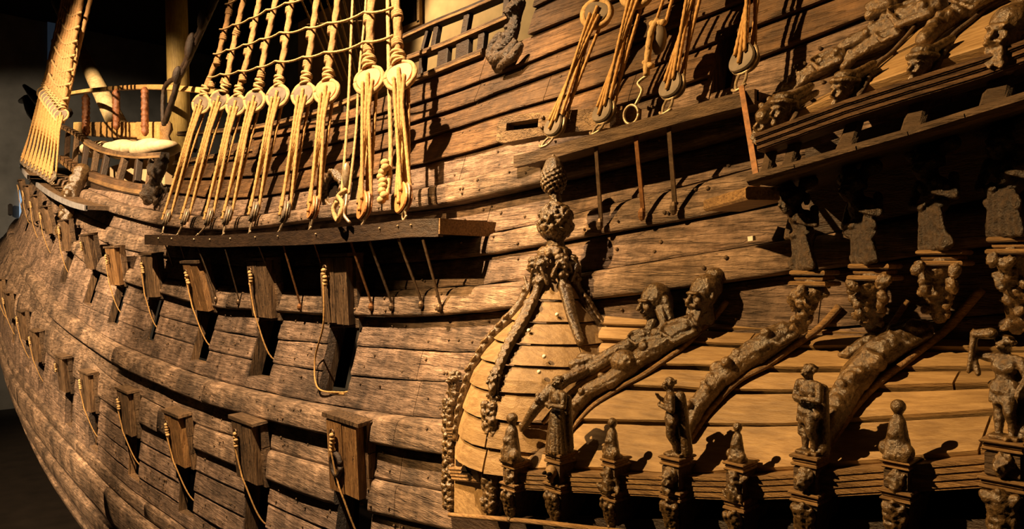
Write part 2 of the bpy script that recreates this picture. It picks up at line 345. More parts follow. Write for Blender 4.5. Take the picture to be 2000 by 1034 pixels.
# gun ports: (px, py) of the sill's middle, width, height, label of the place
up_sills = [(41, 434), (51, 452), (67, 482), (90, 512), (123, 554), (172, 597), (220, 638), (289, 670), (389, 709), (508, 737), (652, 768)]
lo_sills = [(10, 640), (27, 672), (55, 718), (82, 768), (137, 835), (185, 880), (263, 935), (366, 1013), (500, 1062), (690, 1108)]
PORTS = []
for row, L in (('u', up_sills), ('l', lo_sills)):
    for p in L:
        h = onH(*p); PORTS.append(dict(row=row, X=h.x, v=h.z-float(S(h.x)), w=.74, h=.86, px=p))
for row in 'ul':
    R_ = [p for p in PORTS if p['row'] == row]
    vm = np.polyfit([p['X'] for p in R_], [p['v'] for p in R_], 2)
    for p in R_:
        p['v'] = .75*p['v']+.25*float(np.polyval(vm, p['X']))
h = onH(1420, 174); g = onH(1400, 120); g2_ = onH(1440, 100)
PA = [dict(row='a', X=(g.x+g2_.x)/2, v=h.z-float(S(h.x)), w=abs(g2_.x-g.x)*1.05, h=.56, px=(1420, 174))]; PORTS += PA
STYLE = {  # thickness proud of the skin, material, round
 ('s3b', 's4'): (.10, 'wale'), ('s3', 's3b'): (.2, 'wale'), ('s1', 's2'): (.15, 'wale'), ('r3', 's0'): (.14, 'wale'), ('B0', 'B1'): (.19, 'wale'), ('A0', 'K0'): (.16, 'wale'), ('K1', 'M'): (.10, 'wale'), ('W0', 'W1'): (.2, 'wale'),
 ('G1', 'B0'): (.045, 'wale'), ('G2', 'G1'): (.10, 'wale')}
UPPER = {'e', 'c', 'b', 'a', 'z', 'zz', 'y', 'yy'}
def XTOP(lo):   # where each high strake starts (waist and forecastle are lower)
    d = {'e': onH(345, 350).x, 'c': onH(345, 340).x, 'b': onH(430, 300).x, 'a': onH(500, 270).x, 'z': onH(1040, 70).x, 'zz': onH(1045, 40).x, 'y': -5.2, 'yy': -5.0}
    return d.get(lo, -47)
def plank(lo, hi, xa, xb, th, mat, wale, ports):
    """one solid plank following the hull between two seams, cut where a port crosses it"""
    mb = MB(); J = .004; clink = .05 if lo in UPPER else 0
    xs = list(np.linspace(xa+J, xb-J, max(2, int((xb-xa)/(.35 if xa > -14 else .7))+1)))
    cuts = []
    for p in ports:
        a, b = p['X']-p['w']/2, p['X']+p['w']/2
        if b > xa and a < xb and p['v'] < sv(hi, p['X'])+.05 and p['v']+p['h'] > sv(lo, p['X'])-.05: cuts.append((a, b, p['v'], p['v']+p['h'])); xs += [a, b]
    xs = sorted(set(round(x, 4) for x in xs if xa+J-1e-6 <= x <= xb-J+1e-6))
    g = .006
    seed = order.index(lo)*3.7
    def section(X, v0, v1):
        o = []; H = v1-v0
        ka = .3 if wale else 1; ka *= .45 if X < -14 else 1
        nz = noise.noise(Vector((X*.9, v0*2, seed)))*.014*ka+noise.noise(Vector((X*3.1, v0*4, seed)))*.008
        cup = .012
        if wale: prof = [(-.10, 0), (th*.62, 0), (th*.90, .05), (th, .16), (th*1.03, .42), (th*1.03, .66), (th*.99, .84), (th*.86, .94), (th*.55, 1), (-.10, 1)]
        else: prof = [(-.10, 0), (th-.012+cup, 0), (th+cup, .07), (th+.006, .33), (th, .66), (th-.004, .92), (th-.018, 1), (-.10, 1)]
        if clink: prof = [(-.10, 0), (th+clink*.9, 0), (th+clink, .05), (th+clink*.7, .33), (th+clink*.35, .66), (th, .92), (th-.01, 1), (-.10, 1)]
        for d, t in prof:
            v = v0+H*t; 
            e = noise.noise(Vector((X*2.2, t*3+seed, v0)))*(.012 if wale else .006)*ka if d > 0 else 0
            if t in (0, 1): v += (noise.noise(Vector((X*2.5, seed, t*9)))*.014) if d > 0 else 0
            z = v+float(S(X)); o.append(Vector((X, float(YH(X, z))-(d+(nz+e if d > 0 else 0)), z)))
        return o
    runs = []; cur = []
    for i in range(len(xs)-1):
        xm = (xs[i]+xs[i+1])/2; a0, b0 = 0, 0; pieces = [(None, None)]
        for (a, b, p0, p1) in cuts:
            if a < xm < b: pieces = [(None, p0), (p1, None)]
        for pc in pieces:
            secs = []
            for X in (xs[i], xs[i+1]):
                v0 = sv(lo, X)+g; v1 = sv(hi, X)-g
                if pc[1] is not None: v1 = min(v1, pc[1])
                if pc[0] is not None: v0 = max(v0, pc[0])
                if v1-v0 < .015: secs = None; break
                secs.append(section(X, v0, v1))
            if secs: runs.append((i, pc, secs))
    done = {(i, pc) for i, pc, _ in runs}
    for i, pc, (A, B) in runs:
        n = len(A); f = [(k, k+1, n+k+1, n+k) for k in range(n-1)]
        if (i-1, pc) not in done: f.append(tuple(range(n-1, -1, -1)))
        if (i+1, pc) not in done: f.append(tuple(range(n, 2*n)))
        mb.add(A+B, f)
    if not mb.v: return
    nm = 'wale' if wale else 'plank'
    me = mb.mesh(nm, rootloc(HULL))
    bm = bmesh.new(); bm.from_mesh(me); bmesh.ops.remove_doubles(bm, verts=bm.verts, dist=.0008)
    left = set(bm.verts)
    while left:                                   # a plank cut through by a port becomes two planks
        v0 = left.pop(); st = [v0]; isl = {v0}
        while st:
            for e in st.pop().link_edges:
                for q in e.verts:
                    if q not in isl: isl.add(q); st.append(q)
        left -= isl; ix = {q: i for i, q in enumerate(isl)}
        if len(isl) < 8: continue
        m2 = bpy.data.meshes.new(nm); m2.from_pydata([tuple(q.co) for q in isl], [], [tuple(ix[q] for q in f.verts) for f in bm.faces if f.verts[0] in ix]); m2.update()
        m2.polygons.foreach_set('use_smooth', [wale and len(q.vertices) < 5 for q in m2.polygons]); link(nm, m2, M[mat], HULL)
    bm.free(); bpy.data.meshes.remove(me)
npl = 0
for lo, hi in zip(order, order[1:]):
    th, mat = STYLE.get((lo, hi), (.03, 'hull')); wale = (lo, hi) in STYLE and th > .05
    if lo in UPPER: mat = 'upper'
    x0, x1 = max(-47, XTOP(lo)), 1.2
    if lo in ('z', 'zz', 'y', 'yy'): x0 = XTOP(lo)
    cuts = []; x = x0
    while x < x1-2.5:
        x += random.uniform(4.2, 7.5) if x > -22 else random.uniform(7, 11)
        if x < x1-1.5:
            for p in PORTS:
                if abs(p['X']-x) < .7: x = p['X']+.9
            cuts.append(x)
    ends = [x0]+cuts+[x1]
    for a, b in zip(ends, ends[1:]):
        if b-a > .3: plank(lo, hi, a, b, th, mat, wale, PORTS); npl += 1
print('planks', npl)
# dark lining behind the planks, with a box recess at every port
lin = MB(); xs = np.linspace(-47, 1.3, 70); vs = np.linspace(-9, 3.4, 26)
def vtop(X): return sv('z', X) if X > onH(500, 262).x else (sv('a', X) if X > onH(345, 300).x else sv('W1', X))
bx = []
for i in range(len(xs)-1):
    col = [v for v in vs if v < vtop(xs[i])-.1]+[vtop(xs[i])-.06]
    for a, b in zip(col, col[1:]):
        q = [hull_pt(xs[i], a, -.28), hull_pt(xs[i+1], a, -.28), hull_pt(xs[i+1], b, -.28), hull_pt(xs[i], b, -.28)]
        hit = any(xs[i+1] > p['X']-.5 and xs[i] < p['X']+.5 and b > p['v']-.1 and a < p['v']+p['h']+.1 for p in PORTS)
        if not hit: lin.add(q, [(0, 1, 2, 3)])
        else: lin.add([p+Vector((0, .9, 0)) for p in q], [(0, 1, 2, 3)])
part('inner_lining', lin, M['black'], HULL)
for p in PORTS:
    X, v, w_, h_ = p['X'], p['v'], p['w'], p['h']
    f = MB(); a, b = X-w_/2, X+w_/2; DJ = .13 if X < -12 else .2
    def fp(x, vv, d): return hull_pt(x, vv, 0)+Vector((0, d, 0))
    t = .05
    for (A, B, C, D) in (((a, v), (a, v+h_), (a-t, v+h_), (a-t, v)), ((b+t, v), (b+t, v+h_), (b, v+h_), (b, v)), ((a-t, v-t), (a-t, v), (b+t, v), (b+t, v-t)), ((a-t, v+h_), (a-t, v+h_+t), (b+t, v+h_+t), (b+t, v+h_))):
        F = [fp(q[0], q[1], -.015) for q in (A, B, C, D)]; K = [fp(q[0], q[1], DJ) for q in (A, B, C, D)]
        f.add(F+K, [(0, 1, 2, 3), (7, 6, 5, 4), (0, 4, 5, 1), (1, 5, 6, 2), (2, 6, 7, 3), (3, 7, 4, 0)])
    part('gun_port_frame', f, M['lid'], HULL)
# bolts scattered over the near planking
nb = MB()
for _ in range(1500):
    X = random.uniform(-20, -2) if random.random() < .8 else random.uniform(-32, -18); v = random.uniform(-5, 2)
    if any(abs(X-p['X']) < .5 and p['v']-.1 < v < p['v']+p['h']+.1 for p in PORTS): continue
    k = next((i for i in range(len(order)-1) if sv(order[i], X) <= v < sv(order[i+1], X)), None)
    if k is None: continue
    th = STYLE.get((order[k], order[k+1]), (.03, ''))[0]
    v = sv(order[k], X)+(sv(order[k+1], X)-sv(order[k], X))*random.choice((.25, .3, .7, .75, .5))
    if v > vtop(X)-.1: continue
    c = hull_pt(X, v, th); r = random.uniform(.012, .02)
    nb.lathe(c+Vector((0, .02, 0)), (0, -1, .3), [(r, 0), (r, .034), (r*.6, .042)], 6)
tag(part('treenails', nb, M['dark2'], HULL), None, None, None, 'stuff')
# ------------------------------------------------------------ gun port lids
def hull_frame(X, z):
    e = .05
    p = Vector((X, float(YH(X, z)), z)); dx = Vector((e, float(YH(X+e, z))-p.y, 0)).normalized()
    return p, dx
def make_lid(p, tilt, twist, new, label, i):
    X, v, w_, h_ = p['X'], p['v'], p['w'], p['h']
    hp = hull_pt(X, v+h_+.02, .10); _, dx = hull_frame(X, hp.z)
    up = Vector((0, -tilt, 1)).normalized(); up = (up+dx*twist).normalized()
    nrm = dx.cross(up).normalized()
    if nrm.y > 0: nrm = -nrm                     # points outboard
    t = thing('gun_port_lid', label, 'gun port lid', hp)
    t['group'] = 'open gun port lids of the %s battery' % ('upper' if p['row'] == 'u' else 'lower')
    mat = M['lid_new'] if new else M['lid']; mat2 = M['lid'] if new else M['dark2']
    def slab(x0, x1, z0, z1, y0, y1, jit=.008):
        q = []
        for y in (y0, y1):
            for x, z in ((x0, z0), (x1, z0), (x1, z1), (x0, z1)):
                q.append(hp+dx*(x+random.uniform(-jit, jit))+up*(z+random.uniform(-jit, jit))+nrm*y)
        return q, [(0, 1, 2, 3), (7, 6, 5, 4), (0, 4, 5, 1), (1, 5, 6, 2), (2, 6, 7, 3), (3, 7, 4, 0)]
    W, H = w_+.06, h_+.06
    ys = [0, .3, .62, 1]                          # outer layer: three cross boards
    for a, b in zip(ys, ys[1:]):
        part('outer_board', MB().add2(*slab(-W/2, W/2, H*a+.004, H*b-.004, -.13, -.02)) , mat2, t)
    k = (W-.14)/2; n2 = .02
    part('inner_board', MB().add2(*slab(-k, n2-.004, .05, H-.02, -.02, .085)), mat, t)
    part('inner_board', MB().add2(*slab(n2+.004, k, .05, H-.02, -.02, .08)), mat, t)
    part('cap_board', MB().add2(*slab(-W/2-.01, W/2+.01, H-.01, H+.035, -.14, .095)), mat2, t)
    st = MB()
    for sx in (-.2, .2): st.add(*slab(W*sx-.03, W*sx+.03, -.06, H*.8, -.15, -.128, 0))
    part('hinge_strap', st, M['iron'], t)
    # ring bolt, knot and the hauling rope down into the port
    rc = hp+up*(H*.86)+nrm*.11+dx*(-.12)
    ring = [rc+dx*(.045*math.cos(a))+up*(.045*math.sin(a)-.03)+nrm*.02 for a in np.linspace(0, 2*PI, 13)]
    part('ring_bolt', MB().tube(ring, .011, 6), M['iron'], t, True)
    kb = MB()
    for j in range(5): kb.ball(rc+up*(-.05-.045*j)+nrm*.03+dx*random.uniform(-.02, .02), (.035, .035, .03), 8, 5)
    kp = t
    if i % 7 != 5:
        s0 = rc+up*(-.2)+nrm*.05
        sill = hull_pt(X+w_*.18, v+.3, -.05); hang = (s0+sill)/2+Vector((0, -.06, 0))+dx*random.uniform(-.03, .02)
        if p.get('loop'):
            sl = hull_pt(X+w_*.2, v+.04, .0)
            pts = spline([s0, s0+Vector((0, 0, -.55)), hull_pt(X-w_*.62, v+.45, .12), hull_pt(X-w_*.35, v+.08, .1), sl, hull_pt(X+w_*.3, v+.05, -.1), hull_pt(X+w_*.1, v+.02, -.03), hull_pt(X-w_*.1, v+.03, .03), hull_pt(X+w_*.3, v+.02, -.02)], 8)
        else: pts = spline([s0, s0.lerp(hang, .6)+dx*(-.03), hang, sill, sill+Vector((.12, .35, -.1))], 7)
        kp = part('hauling_rope', MB().rope(pts, .0125, .06, .03, 6), M['rope'], t, True)
    part('rope_knot', kb, M['rope2'], kp, True)
    if i == 0 and p['row'] == 'l':
        c_ = hp+up*(H*.42)+nrm*.11-dx*.1
        part('iron_ring', MB().tube([c_+dx*(.1*math.cos(a))+up*(.13*math.sin(a)) for a in np.linspace(0, 2*PI, 17)], .035, 7), M['dark'], t, True)['label'] = 'blackened iron ring'
    return t
def _add2(s, vs, fs): s.add(vs, fs); return s
MB.add2 = _add2
ups = [p for p in PORTS if p['row'] == 'u']; los = [p for p in PORTS if p['row'] == 'l']
ORD = ['', 'second', 'third', 'fourth', 'fifth', 'sixth', 'seventh', 'eighth', 'ninth', 'tenth', 'eleventh']
ups[-1]['loop'] = True
for row, nm in ((ups, 'upper'), (los, 'lower')):
    n = len(row)
    for j, p in enumerate(reversed(row)):
        if row is ups and j >= 10: place = 'foremost upper lid at the bow, beneath the fore channel'
        elif j == 0: place = 'nearest the carved gallery, rope looping to its sill' if row is ups else 'lowest, nearest the carved gallery'
        else: place = '%s lid forward from the gallery' % ORD[j+1-0-0 if False else j]
        look = {0: 'thick weathered', 1: 'brown oak', 2: 'pale narrow oak', 3: 'dark oak', 4: 'golden oak', 5: 'dark oak'}.get(j, 'weathered oak')
        if j: place = '%s lid in its row counted from the gallery' % ORD[j+0] if False else '%s from the gallery in the %s row' % (ORD[j], nm)
        if row is los: look = {0: 'golden new oak', 1: 'grained oak', 2: 'flat tilted brown oak', 3: 'rough oak'}.get(j, 'dark oak')
        tilt = [.06, .12, .2, .1, .14, .2, .12, .2, .15, .15, .2][j] if row is ups else [.06, .1, .12, .1, .08, .12, .1, .12, .15, .12][j]
        tw = [0, 0, -.12, 0, 0, .08, 0, -.1, 0, 0, 0][j] if row is ups else [0, 0, -.06, 0, 0, .05, 0, 0, 0, 0][j]
        make_lid(p, tilt, tw, (row is ups and j in (2, 4)) or (row is los and j in (0, 2)), ('%s gun port lid, %s' % (look, place)), j)

# ------------------------------------------------------------ channels
def hull_board(name, label, top, th, mat, edge_mat, back=.12, end=None, loc=(-9, 5, 0)):
    """a shelf along the hull: outer edge through the given points, inner edge at the skin"""
    t = thing(name, label, 'ship shelf', loc); P = [Vector(p) for p in top]; b = MB(); e = MB()
    n = len(P); vs = []; es = []
    for p in P:
        yi = float(YH(p.x, p.z))+back
        for q in (Vector((p.x, p.y, p.z)), Vector((p.x, yi, p.z+.02)), Vector((p.x, yi, p.z-th)), Vector((p.x, p.y, p.z-th))): vs.append(q)
        for dy, dz in ((-.035, .012), (0.03, .012), (.03, -th-.03), (-.035, -th-.03)): es.append(Vector((p.x, p.y+dy, p.z+dz)))
    F = [(i*4+k, i*4+(k+1) % 4, i*4+4+(k+1) % 4, i*4+4+k) for i in range(n-1) for k in range(4)]+[(3, 2, 1, 0), (n*4-4, n*4-3, n*4-2, n*4-1)]
    b.add(vs, F); e.add(es, F)
    part('shelf_board', b, mat, t); part('edge_strip', e, edge_mat, t)
    return t
def onPl(px, py, Y0, k, z0):
    r = ray(px, py); q = (Y0-k*z0)/(r[1]-k*r[2]); p = r*q; return Vector((p[0], p[1], p[2]))
CHY = 4.62
mc = spline([onY(a, b, CHY) for a, b in ((286, 460), (340, 461), (415, 462), (485, 458), (597, 452), (729, 440), (795, 432), (861, 429))], 5)
mc = [mc[0]+Vector((-.7, .62, .03))]+mc
ch = hull_board('main_channel', 'long dark tarred shelf carrying the pale lanyards amidships', mc, .15, M['dark'], M['dark'])
a = mc[-1]; ee = MB(); yi = float(YH(a.x+.12, a.z))
ee.bar(a+Vector((0, -.03, -.07)), Vector((a.x+.14, yi+.02, a.z-.09)), .06, .16, (0, 0, 1)); part('end_board', ee, M['mould'], ch)
for k in range(12):
    q = mc[int(4+k*2.6)]; nb = MB().ball(q+Vector((0, -.045, -.05)), .014, 6, 4); part('nail_head', nb, M['bright'], ch)
for (tx, ty, bx_, by_, lit) in ((322, 482, 338, 520, 0), (350, 482, 378, 560, 0), (386, 490, 424, 585, 0), (440, 495, 468, 590, 0), (505, 490, 540, 570, 0), (553, 488, 588, 600, 1), (612, 482, 642, 560, 1), (683, 478, 728, 600, 1), (719, 475, 768, 600, 0), (775, 470, 826, 596, 0), (826, 480, 862, 602, 0)):
    A = onY(tx, ty, CHY-.01); B = onH(bx_, by_, .17)
    b = MB().bar(A+Vector((0, 0, .06)), B, .035, .012, (0, -1, .3)); b.ball(B+Vector((0, -.03, 0)), (.035, .03, .05), 8, 5)
    t = single('chain_plate', b, M['rust'] if lit else M['iron'], 'x', 'iron strap', B, 'iron chain plates under the main channel')
    t['label'] = ('rusty' if lit else 'dark')+' iron strap under the main channel, foot %s' % {338: 'at the shelf\'s forward tip', 378: 'ahead of the narrow pale lid', 424: 'behind the narrow pale lid', 468: 'between two lids in deep shade', 540: 'hidden near the brown lid', 588: 'midway between two big lids', 642: 'behind the nearest thick lid', 728: 'just aft of the nearest thick lid', 768: 'second aft of the nearest lid', 826: 'third aft of the nearest lid', 862: 'at the aft edge of the shadow'}[bx_]
# fore channel at the bow
fc_px = [(36, 318), (46, 332), (62, 348), (84, 366), (110, 382), (140, 395), (168, 402)]
fc = spline([onH(a, b, .75) for a, b in fc_px], 4)
fch = hull_board('fore_channel', 'pale edged curved shelf under the fan of shrouds at the bow', fc, .1, M['dark2'], M['edge'], loc=fc[8])
# upper (mizzen) channel
UCY = 4.87
uc_px = [(1008, 308), (1080, 290), (1160, 266), (1250, 240), (1340, 214), (1420, 192), (1478, 178)]
uc = [onY(a, b, UCY) for a, b in uc_px]
uch = hull_board('mizzen_channel', 'weathered brown shelf above the pinecone finial with five lanyard sets', uc, .07, M['dark2'], M['dark2'], loc=uc[3])
for (tx, ty, bx_, by_, nm) in ((1163, 288, 1174, 432, 'nearest the pinecone finial'), (1240, 266, 1256, 412, 'second aft from the pinecone'), (1305, 250, 1318, 400, 'shaded third, on the dark wale block'), (1448, 195, 1478, 350, 'long aftmost, in front of the gallery rail')):
    A = onY(tx, ty, UCY-.02); B = onH(bx_, by_, .16) if bx_ != 1478 else onY(bx_, by_, 4.5)
    b = MB().bar(A+Vector((0, 0, .1)), B, .04, .014, (0, -1, .3)); b.ball(B+Vector((0, -.02, -.03)), (.035, .03, .06), 8, 5)
    single('chain_plate', b, M['rust'] if bx_ in (1256, 1478) else M['iron'], 'iron strap dropping from the mizzen channel, '+nm, 'iron strap', B, 'iron chain plates under the mizzen channel')
# slotted timber chock at the forward end of the mizzen channel
def slab_between(pl, th, off):     # pl: outline px on plane Y, extruded
    return [onY(a, b, off) for a, b in pl], th
t = thing('slotted_chock', 'thick worn timber with a long slot beside the mizzen channel', 'timber block', onY(1050, 280, 5.0))
b = MB(); A = onY(985, 252, 5.02); B = onY(1240, 222, 5.22); ax = (B-A); L = ax.length; ax.normalize()
up = Vector((0, .1, 1)); up = (up-ax*up.dot(ax)).normalized(); nr = ax.cross(up).normalized(); nr = -nr if nr.y > 0 else nr
def chk(x0, x1, z0, z1, z2, z3, y0=-.12, y1=.02):
    q = [A+ax*x0+up*z0+nr*y1, A+ax*x1+up*z2+nr*y1, A+ax*x1+up*z3+nr*y1, A+ax*x0+up*z1+nr*y1]
    q += [p-nr*(y1-y0) for p in q]; b.add(q, [(0, 1, 2, 3), (7, 6, 5, 4), (0, 4, 5, 1), (1, 5, 6, 2), (2, 6, 7, 3), (3, 7, 4, 0)])
chk(-.08, .04, -.13, .07, -.15, .13); chk(.04, .44, .05, .13, .06, .12); chk(.04, .44, -.15, -.03, -.12, -.03); chk(.44, L, -.12, .12, -.11, .07)
part('body', b, M['chock'], t)
for x, z in ((.5, .06), (.5, -.04), (.75, .03)): part('bolt', MB().ball(A+ax*x+up*z+nr*.03, .02, 8, 5), M['iron'], t)
b = MB(); chk(.0, .46, -.1, .1, -.1, .1, -.13, -.1); part('slot_back', b, M['black'], t)

# ------------------------------------------------------------ deadeyes, lanyards, shrouds
def disc_mesh(R, th, holes=True):
    n = 28; pts = []; out = []
    for k in range(n):
        a = 2*PI*k/n; rr = R*(1+.07*math.cos(3*a+PI/2)); out.append((rr*math.cos(a), rr*math.sin(a)))
    loops = [out]; hr = R*.13
    for a in (PI/2+PI, PI/6, PI*5/6):
        cx, cy = R*.45*math.cos(a), R*.45*math.sin(a)
        loops.append([(cx+hr*math.cos(2*PI*k/8), cy+hr*math.sin(2*PI*k/8)) for k in range(8)])
    vs = [Vector(p) for l in loops for p in l]; fc_ = []; i = 0; edges = []
    for l in loops:
        m = len(l); edges += [(i+k, i+(k+1) % m) for k in range(m)]; i += m
    r = geometry.delaunay_2d_cdt(vs, edges, [], 0, 1e-5)
    V2, F2 = r[0], r[2]
    def inh(f):
        c = sum((V2[k] for k in f), Vector((0, 0)))/len(f)
        if any((c-Vector((R*.45*math.cos(a), R*.45*math.sin(a)))).length < hr*.8 for a in (PI/2+PI, PI/6, PI*5/6)): return True
        return False
    F2 = [f for f in F2 if not inh(f)]
    mb = MB(); nV = len(V2)
    def sh(s): return [(p[0], p[1]) for p in V2]
    front = [Vector((p[0]*(.93 if k < n else 1), p[1]*(.93 if k < n else 1), th/2)) for k, p in enumerate(V2)]
    back = [Vector((p.x, p.y, -th/2)) for p in front]
    mb.add(front+back, [tuple(f) for f in F2]+[tuple(reversed([k+nV for k in f])) for f in F2])
    # rim with groove
    prof = [(.93, th/2), (1.0, th*.33), (.93, th*.12), (.93, -th*.12), (1.0, -th*.33), (.93, -th/2)]
    rim = []
    for s_, z in prof: rim += [Vector((p[0]*s_, p[1]*s_, z)) for p in out]
    mb.add(rim, [(i*n+k, i*n+n+k, i*n+n+(k+1) % n, i*n+(k+1) % n) for i in range(len(prof)-1) for k in range(n)])
    for li in (1, 2, 3):
        l = loops[li]; q = [Vector((a, b_, th/2)) for a, b_ in l]+[Vector((a, b_, -th/2)) for a, b_ in l]
        mb.add(q, [(k, k+8, (k+1) % 8+8, (k+1) % 8) for k in range(8)])
    return mb
def basis(o, z, y):       # matrix with local z (face normal) and y (up)
    z = z.normalized(); y = (y-z*y.dot(z)).normalized(); x = y.cross(z)
    return Matrix(((x.x, y.x, z.x), (x.y, y.y, z.y), (x.z, y.z, z.z)))
def put_disc(R, th, c, nrm, up, flip=False):
    d = disc_mesh(R, th); B = basis(c, nrm, up)
    if flip: B = B @ Matrix.Rotation(PI, 3, 'Z')
    d.v = [tuple(B @ Vector(p)+c) for p in d.v]
    hl = [B @ Vector((R*.45*math.cos(a), R*.45*math.sin(a), 0))+c for a in (PI/2+PI, PI/6, PI*5/6)]
    return d, hl, B
def tackle(lo, hi, top, R, label, group, newl=False, newu=False, nrm_l=None, nrm_u=None, mids=(), rs=.055, chain=None, rope='rope', name='shroud_tackle', lr=.017, parts5=True):
    """lower deadeye, lanyard, upper deadeye, shroud with its eye and seizings, chain links below"""
    lo, hi = Vector(lo), Vector(hi)
    t = thing(name, label, 'ship rigging', lo, group)
    nl = nrm_l or Vector((-.10, -1, .15)); nu = nrm_u or Vector((.35, -1, -.1))
    up = (hi-lo).normalized(); nl = (nl-up*nl.dot(up)).normalized(); nu = (nu-up*nu.dot(up)).normalized()
    d, hl, B = put_disc(R, .085, lo, nl, up, False); LD = part('lower_deadeye', d, M['deadn'] if newl else M['dead'], t)
    d2, hu, B2 = put_disc(R, .085, hi, nu, up, True); part('upper_deadeye', d2, M['deadn'] if newu else M['dead'], t)
    # strop round the lower one
    stp = [B @ Vector((R*1.0*math.cos(a), R*1.0*math.sin(a), 0))+lo for a in np.linspace(-PI*.5-2.3, -PI*.5+2.3, 17)]
    part('iron_strop', MB().tube(stp, .014, 6), M['bright'], LD, True)
    hl_ = sorted(hl, key=lambda p: -(B.transposed() @ (p-lo)).x); hu_ = sorted(hu, key=lambda p: -(B2.transposed() @ (p-hi)).x)
    n1, n2 = nl.normalized()*.058, nu.normalized()*.058
    pairs = [(hl_[0]+n1, hu_[0]+n2), (hl_[1]+n1, hu_[1]+n2), (hl_[2]+n1, hu_[2]+n2), (hl_[0]-n1, hu_[1]+n2), (hl_[1]-n1, hu_[2]-n2), (hl_[2]-n1, hu_[0]-n2)]
    for a, b in (pairs if parts5 else pairs[:4]):
        part('lanyard', MB().rope([a-(n1*.8 if a in () else Vector((0, 0, 0))), b], lr, lr*4.2, lr*1.35, 7), M[rope], t, True)
    if chain is not None:
        c = Vector(chain); A = lo-up*R*.98
        for sx in (-.035, .035):
            o_ = B @ Vector((sx, 0, 0)); part('chain_link', MB().tube(spline([A+o_, A.lerp(c, .5)+o_*1.3, c+o_*.6], 4), .012, 6), M['bright'], t, True)
        part('hook', MB().tube(spline([c+B @ Vector((-.06, .02, 0)), c+B @ Vector((0, -.015, .02)), c+B @ Vector((.07, .03, 0))], 4), .012, 6), M['bright'], t, True)
    if top is not None:
        pts = [Vector(p) for p in top]; u2 = (pts[0]-hi).normalized()
        eye = [B2 @ Vector((R*1.12*math.cos(a), R*1.12*math.sin(a), 0))+hi for a in np.linspace(-PI*.5-PI*1.02+PI, -PI*.5+PI*1.02+PI, 24)] if False else [B2 @ Vector((R*1.1*math.cos(a), R*1.1*math.sin(a), .01))+hi for a in np.linspace(0, 2*PI, 26)]
        part('rope_eye', MB().rope(eye, .034, .2, .03, 9), M[rope+'2' if rope == 'rope' else rope], t, True)
        fall = hi+u2*R*1.0
        SHR = part('shroud', MB().rope([fall]+pts, rs, rs*5.5, rs*1.1, 12), M['shroud'], t, True)
        cr = MB()
        for k in range(4):
            c = hi+u2*(R*1.15+.055*k); e1 = u2.orthogonal().normalized(); e2 = u2.cross(e1)
            tl = .35*(-1)**k
            cr.rope([c+e1*(math.cos(a)*rs*1.35)+e2*(math.sin(a)*rs*1.35)+u2*(math.cos(a)*rs*tl) for a in np.linspace(0, 2*PI, 15)], .024, .1, .03, 7)
        part('throat_seizing', cr, M['rope2'], SHR, True)
        for m_ in mids:
            m_ = Vector(m_); k = MB()
            for j in (-1, 0, 1): k.tube([m_+u2*(j*.035-.02), m_+u2*(j*.035+.02)], rs*1.32, 10)
            part('seizing', k, M['shroud'], SHR, True)
    return t
SK, SZ0 = .25, .6
def shp(px, py): return onPl(px, py, CHY, SK, SZ0)
lower = [(325, 425), (361, 424), (407, 424), (443, 422), (495, 414), (556, 414), (612, 406), (712, 402), (788, 387)]
upper = [(394, 204), (429, 197), (462, 207), (498, 198), (543, 189), (594, 186), (639, 180), (722, 158), (783, 149)]
tops = [[(402, 171), (426, 111), (441, 54), (456, -20)], [(441, 168), (450, 120), (462, 60), (480, -20)], [(468, 171), (486, 105), (501, 30), (511, -20)], [(507, 162), (519, 90), (534, 24), (543, -20)], [(546, 153), (558, 84), (567, 21), (576, -20)], [(600, 141), (609, 78), (619, 0), (622, -20)], [(642, 138), (651, 72), (660, 0), (663, -20)], [(721, 114), (723, 60), (726, 0), (727, -20)], [(777, 108), (777, 30), (772, 0), (771, -20)]]
feet = [(317, 457), (346, 460), (385, 461), (436, 460), (487, 457), (545, 454), (605, 450), (708, 441), (790, 431)]
rows = [[(413, 152), (438, 146), (474, 140), (510, 133), (546, 121), (600, 113), (642, 104), (720, 84), (776, 72)],
        [(424, 107), (450, 99), (483, 89), (516, 78), (555, 65), (606, 56), (648, 47), (720, 26), (776, 17)],
        [(436, 59), (462, 50), (495, 38), (528, 21), (565, 8), (615, -8)], [(447, 10), (475, -4), (506, -18)]]
look = ['foremost', 'second', 'third', 'fourth', 'fifth', 'sixth', 'seventh']
for i in range(9):
    mids = [shp(r_[i][0], r_[i][1]+14) for r_ in rows if i < len(r_) and r_[i][1] > 0]
    if i < 7: lab = '%s shroud tackle from the bow end of the main channel' % look[i] + (', orange upper and lower discs' if i == 6 else ', grey discs')
    else: lab = ('first large pair of orange discs with parallel pale lanyards' if i == 7 else 'aftmost large pair of orange discs, beside the shelf end')
    R = .16 if i < 7 else .178
    tackle(shp(*lower[i]), shp(*upper[i]), [shp(*q) for q in tops[i]], R, lab, 'main shroud tackles', i >= 6, i >= 6, mids=mids, chain=onY(feet[i][0], feet[i][1], CHY), rs=.05 if i < 7 else .058, lr=.0235, rope='rope' if i < 7 else 'rope', nrm_l=Vector((-.25, -1, .1)), nrm_u=Vector((.55, -.9, -.15)))
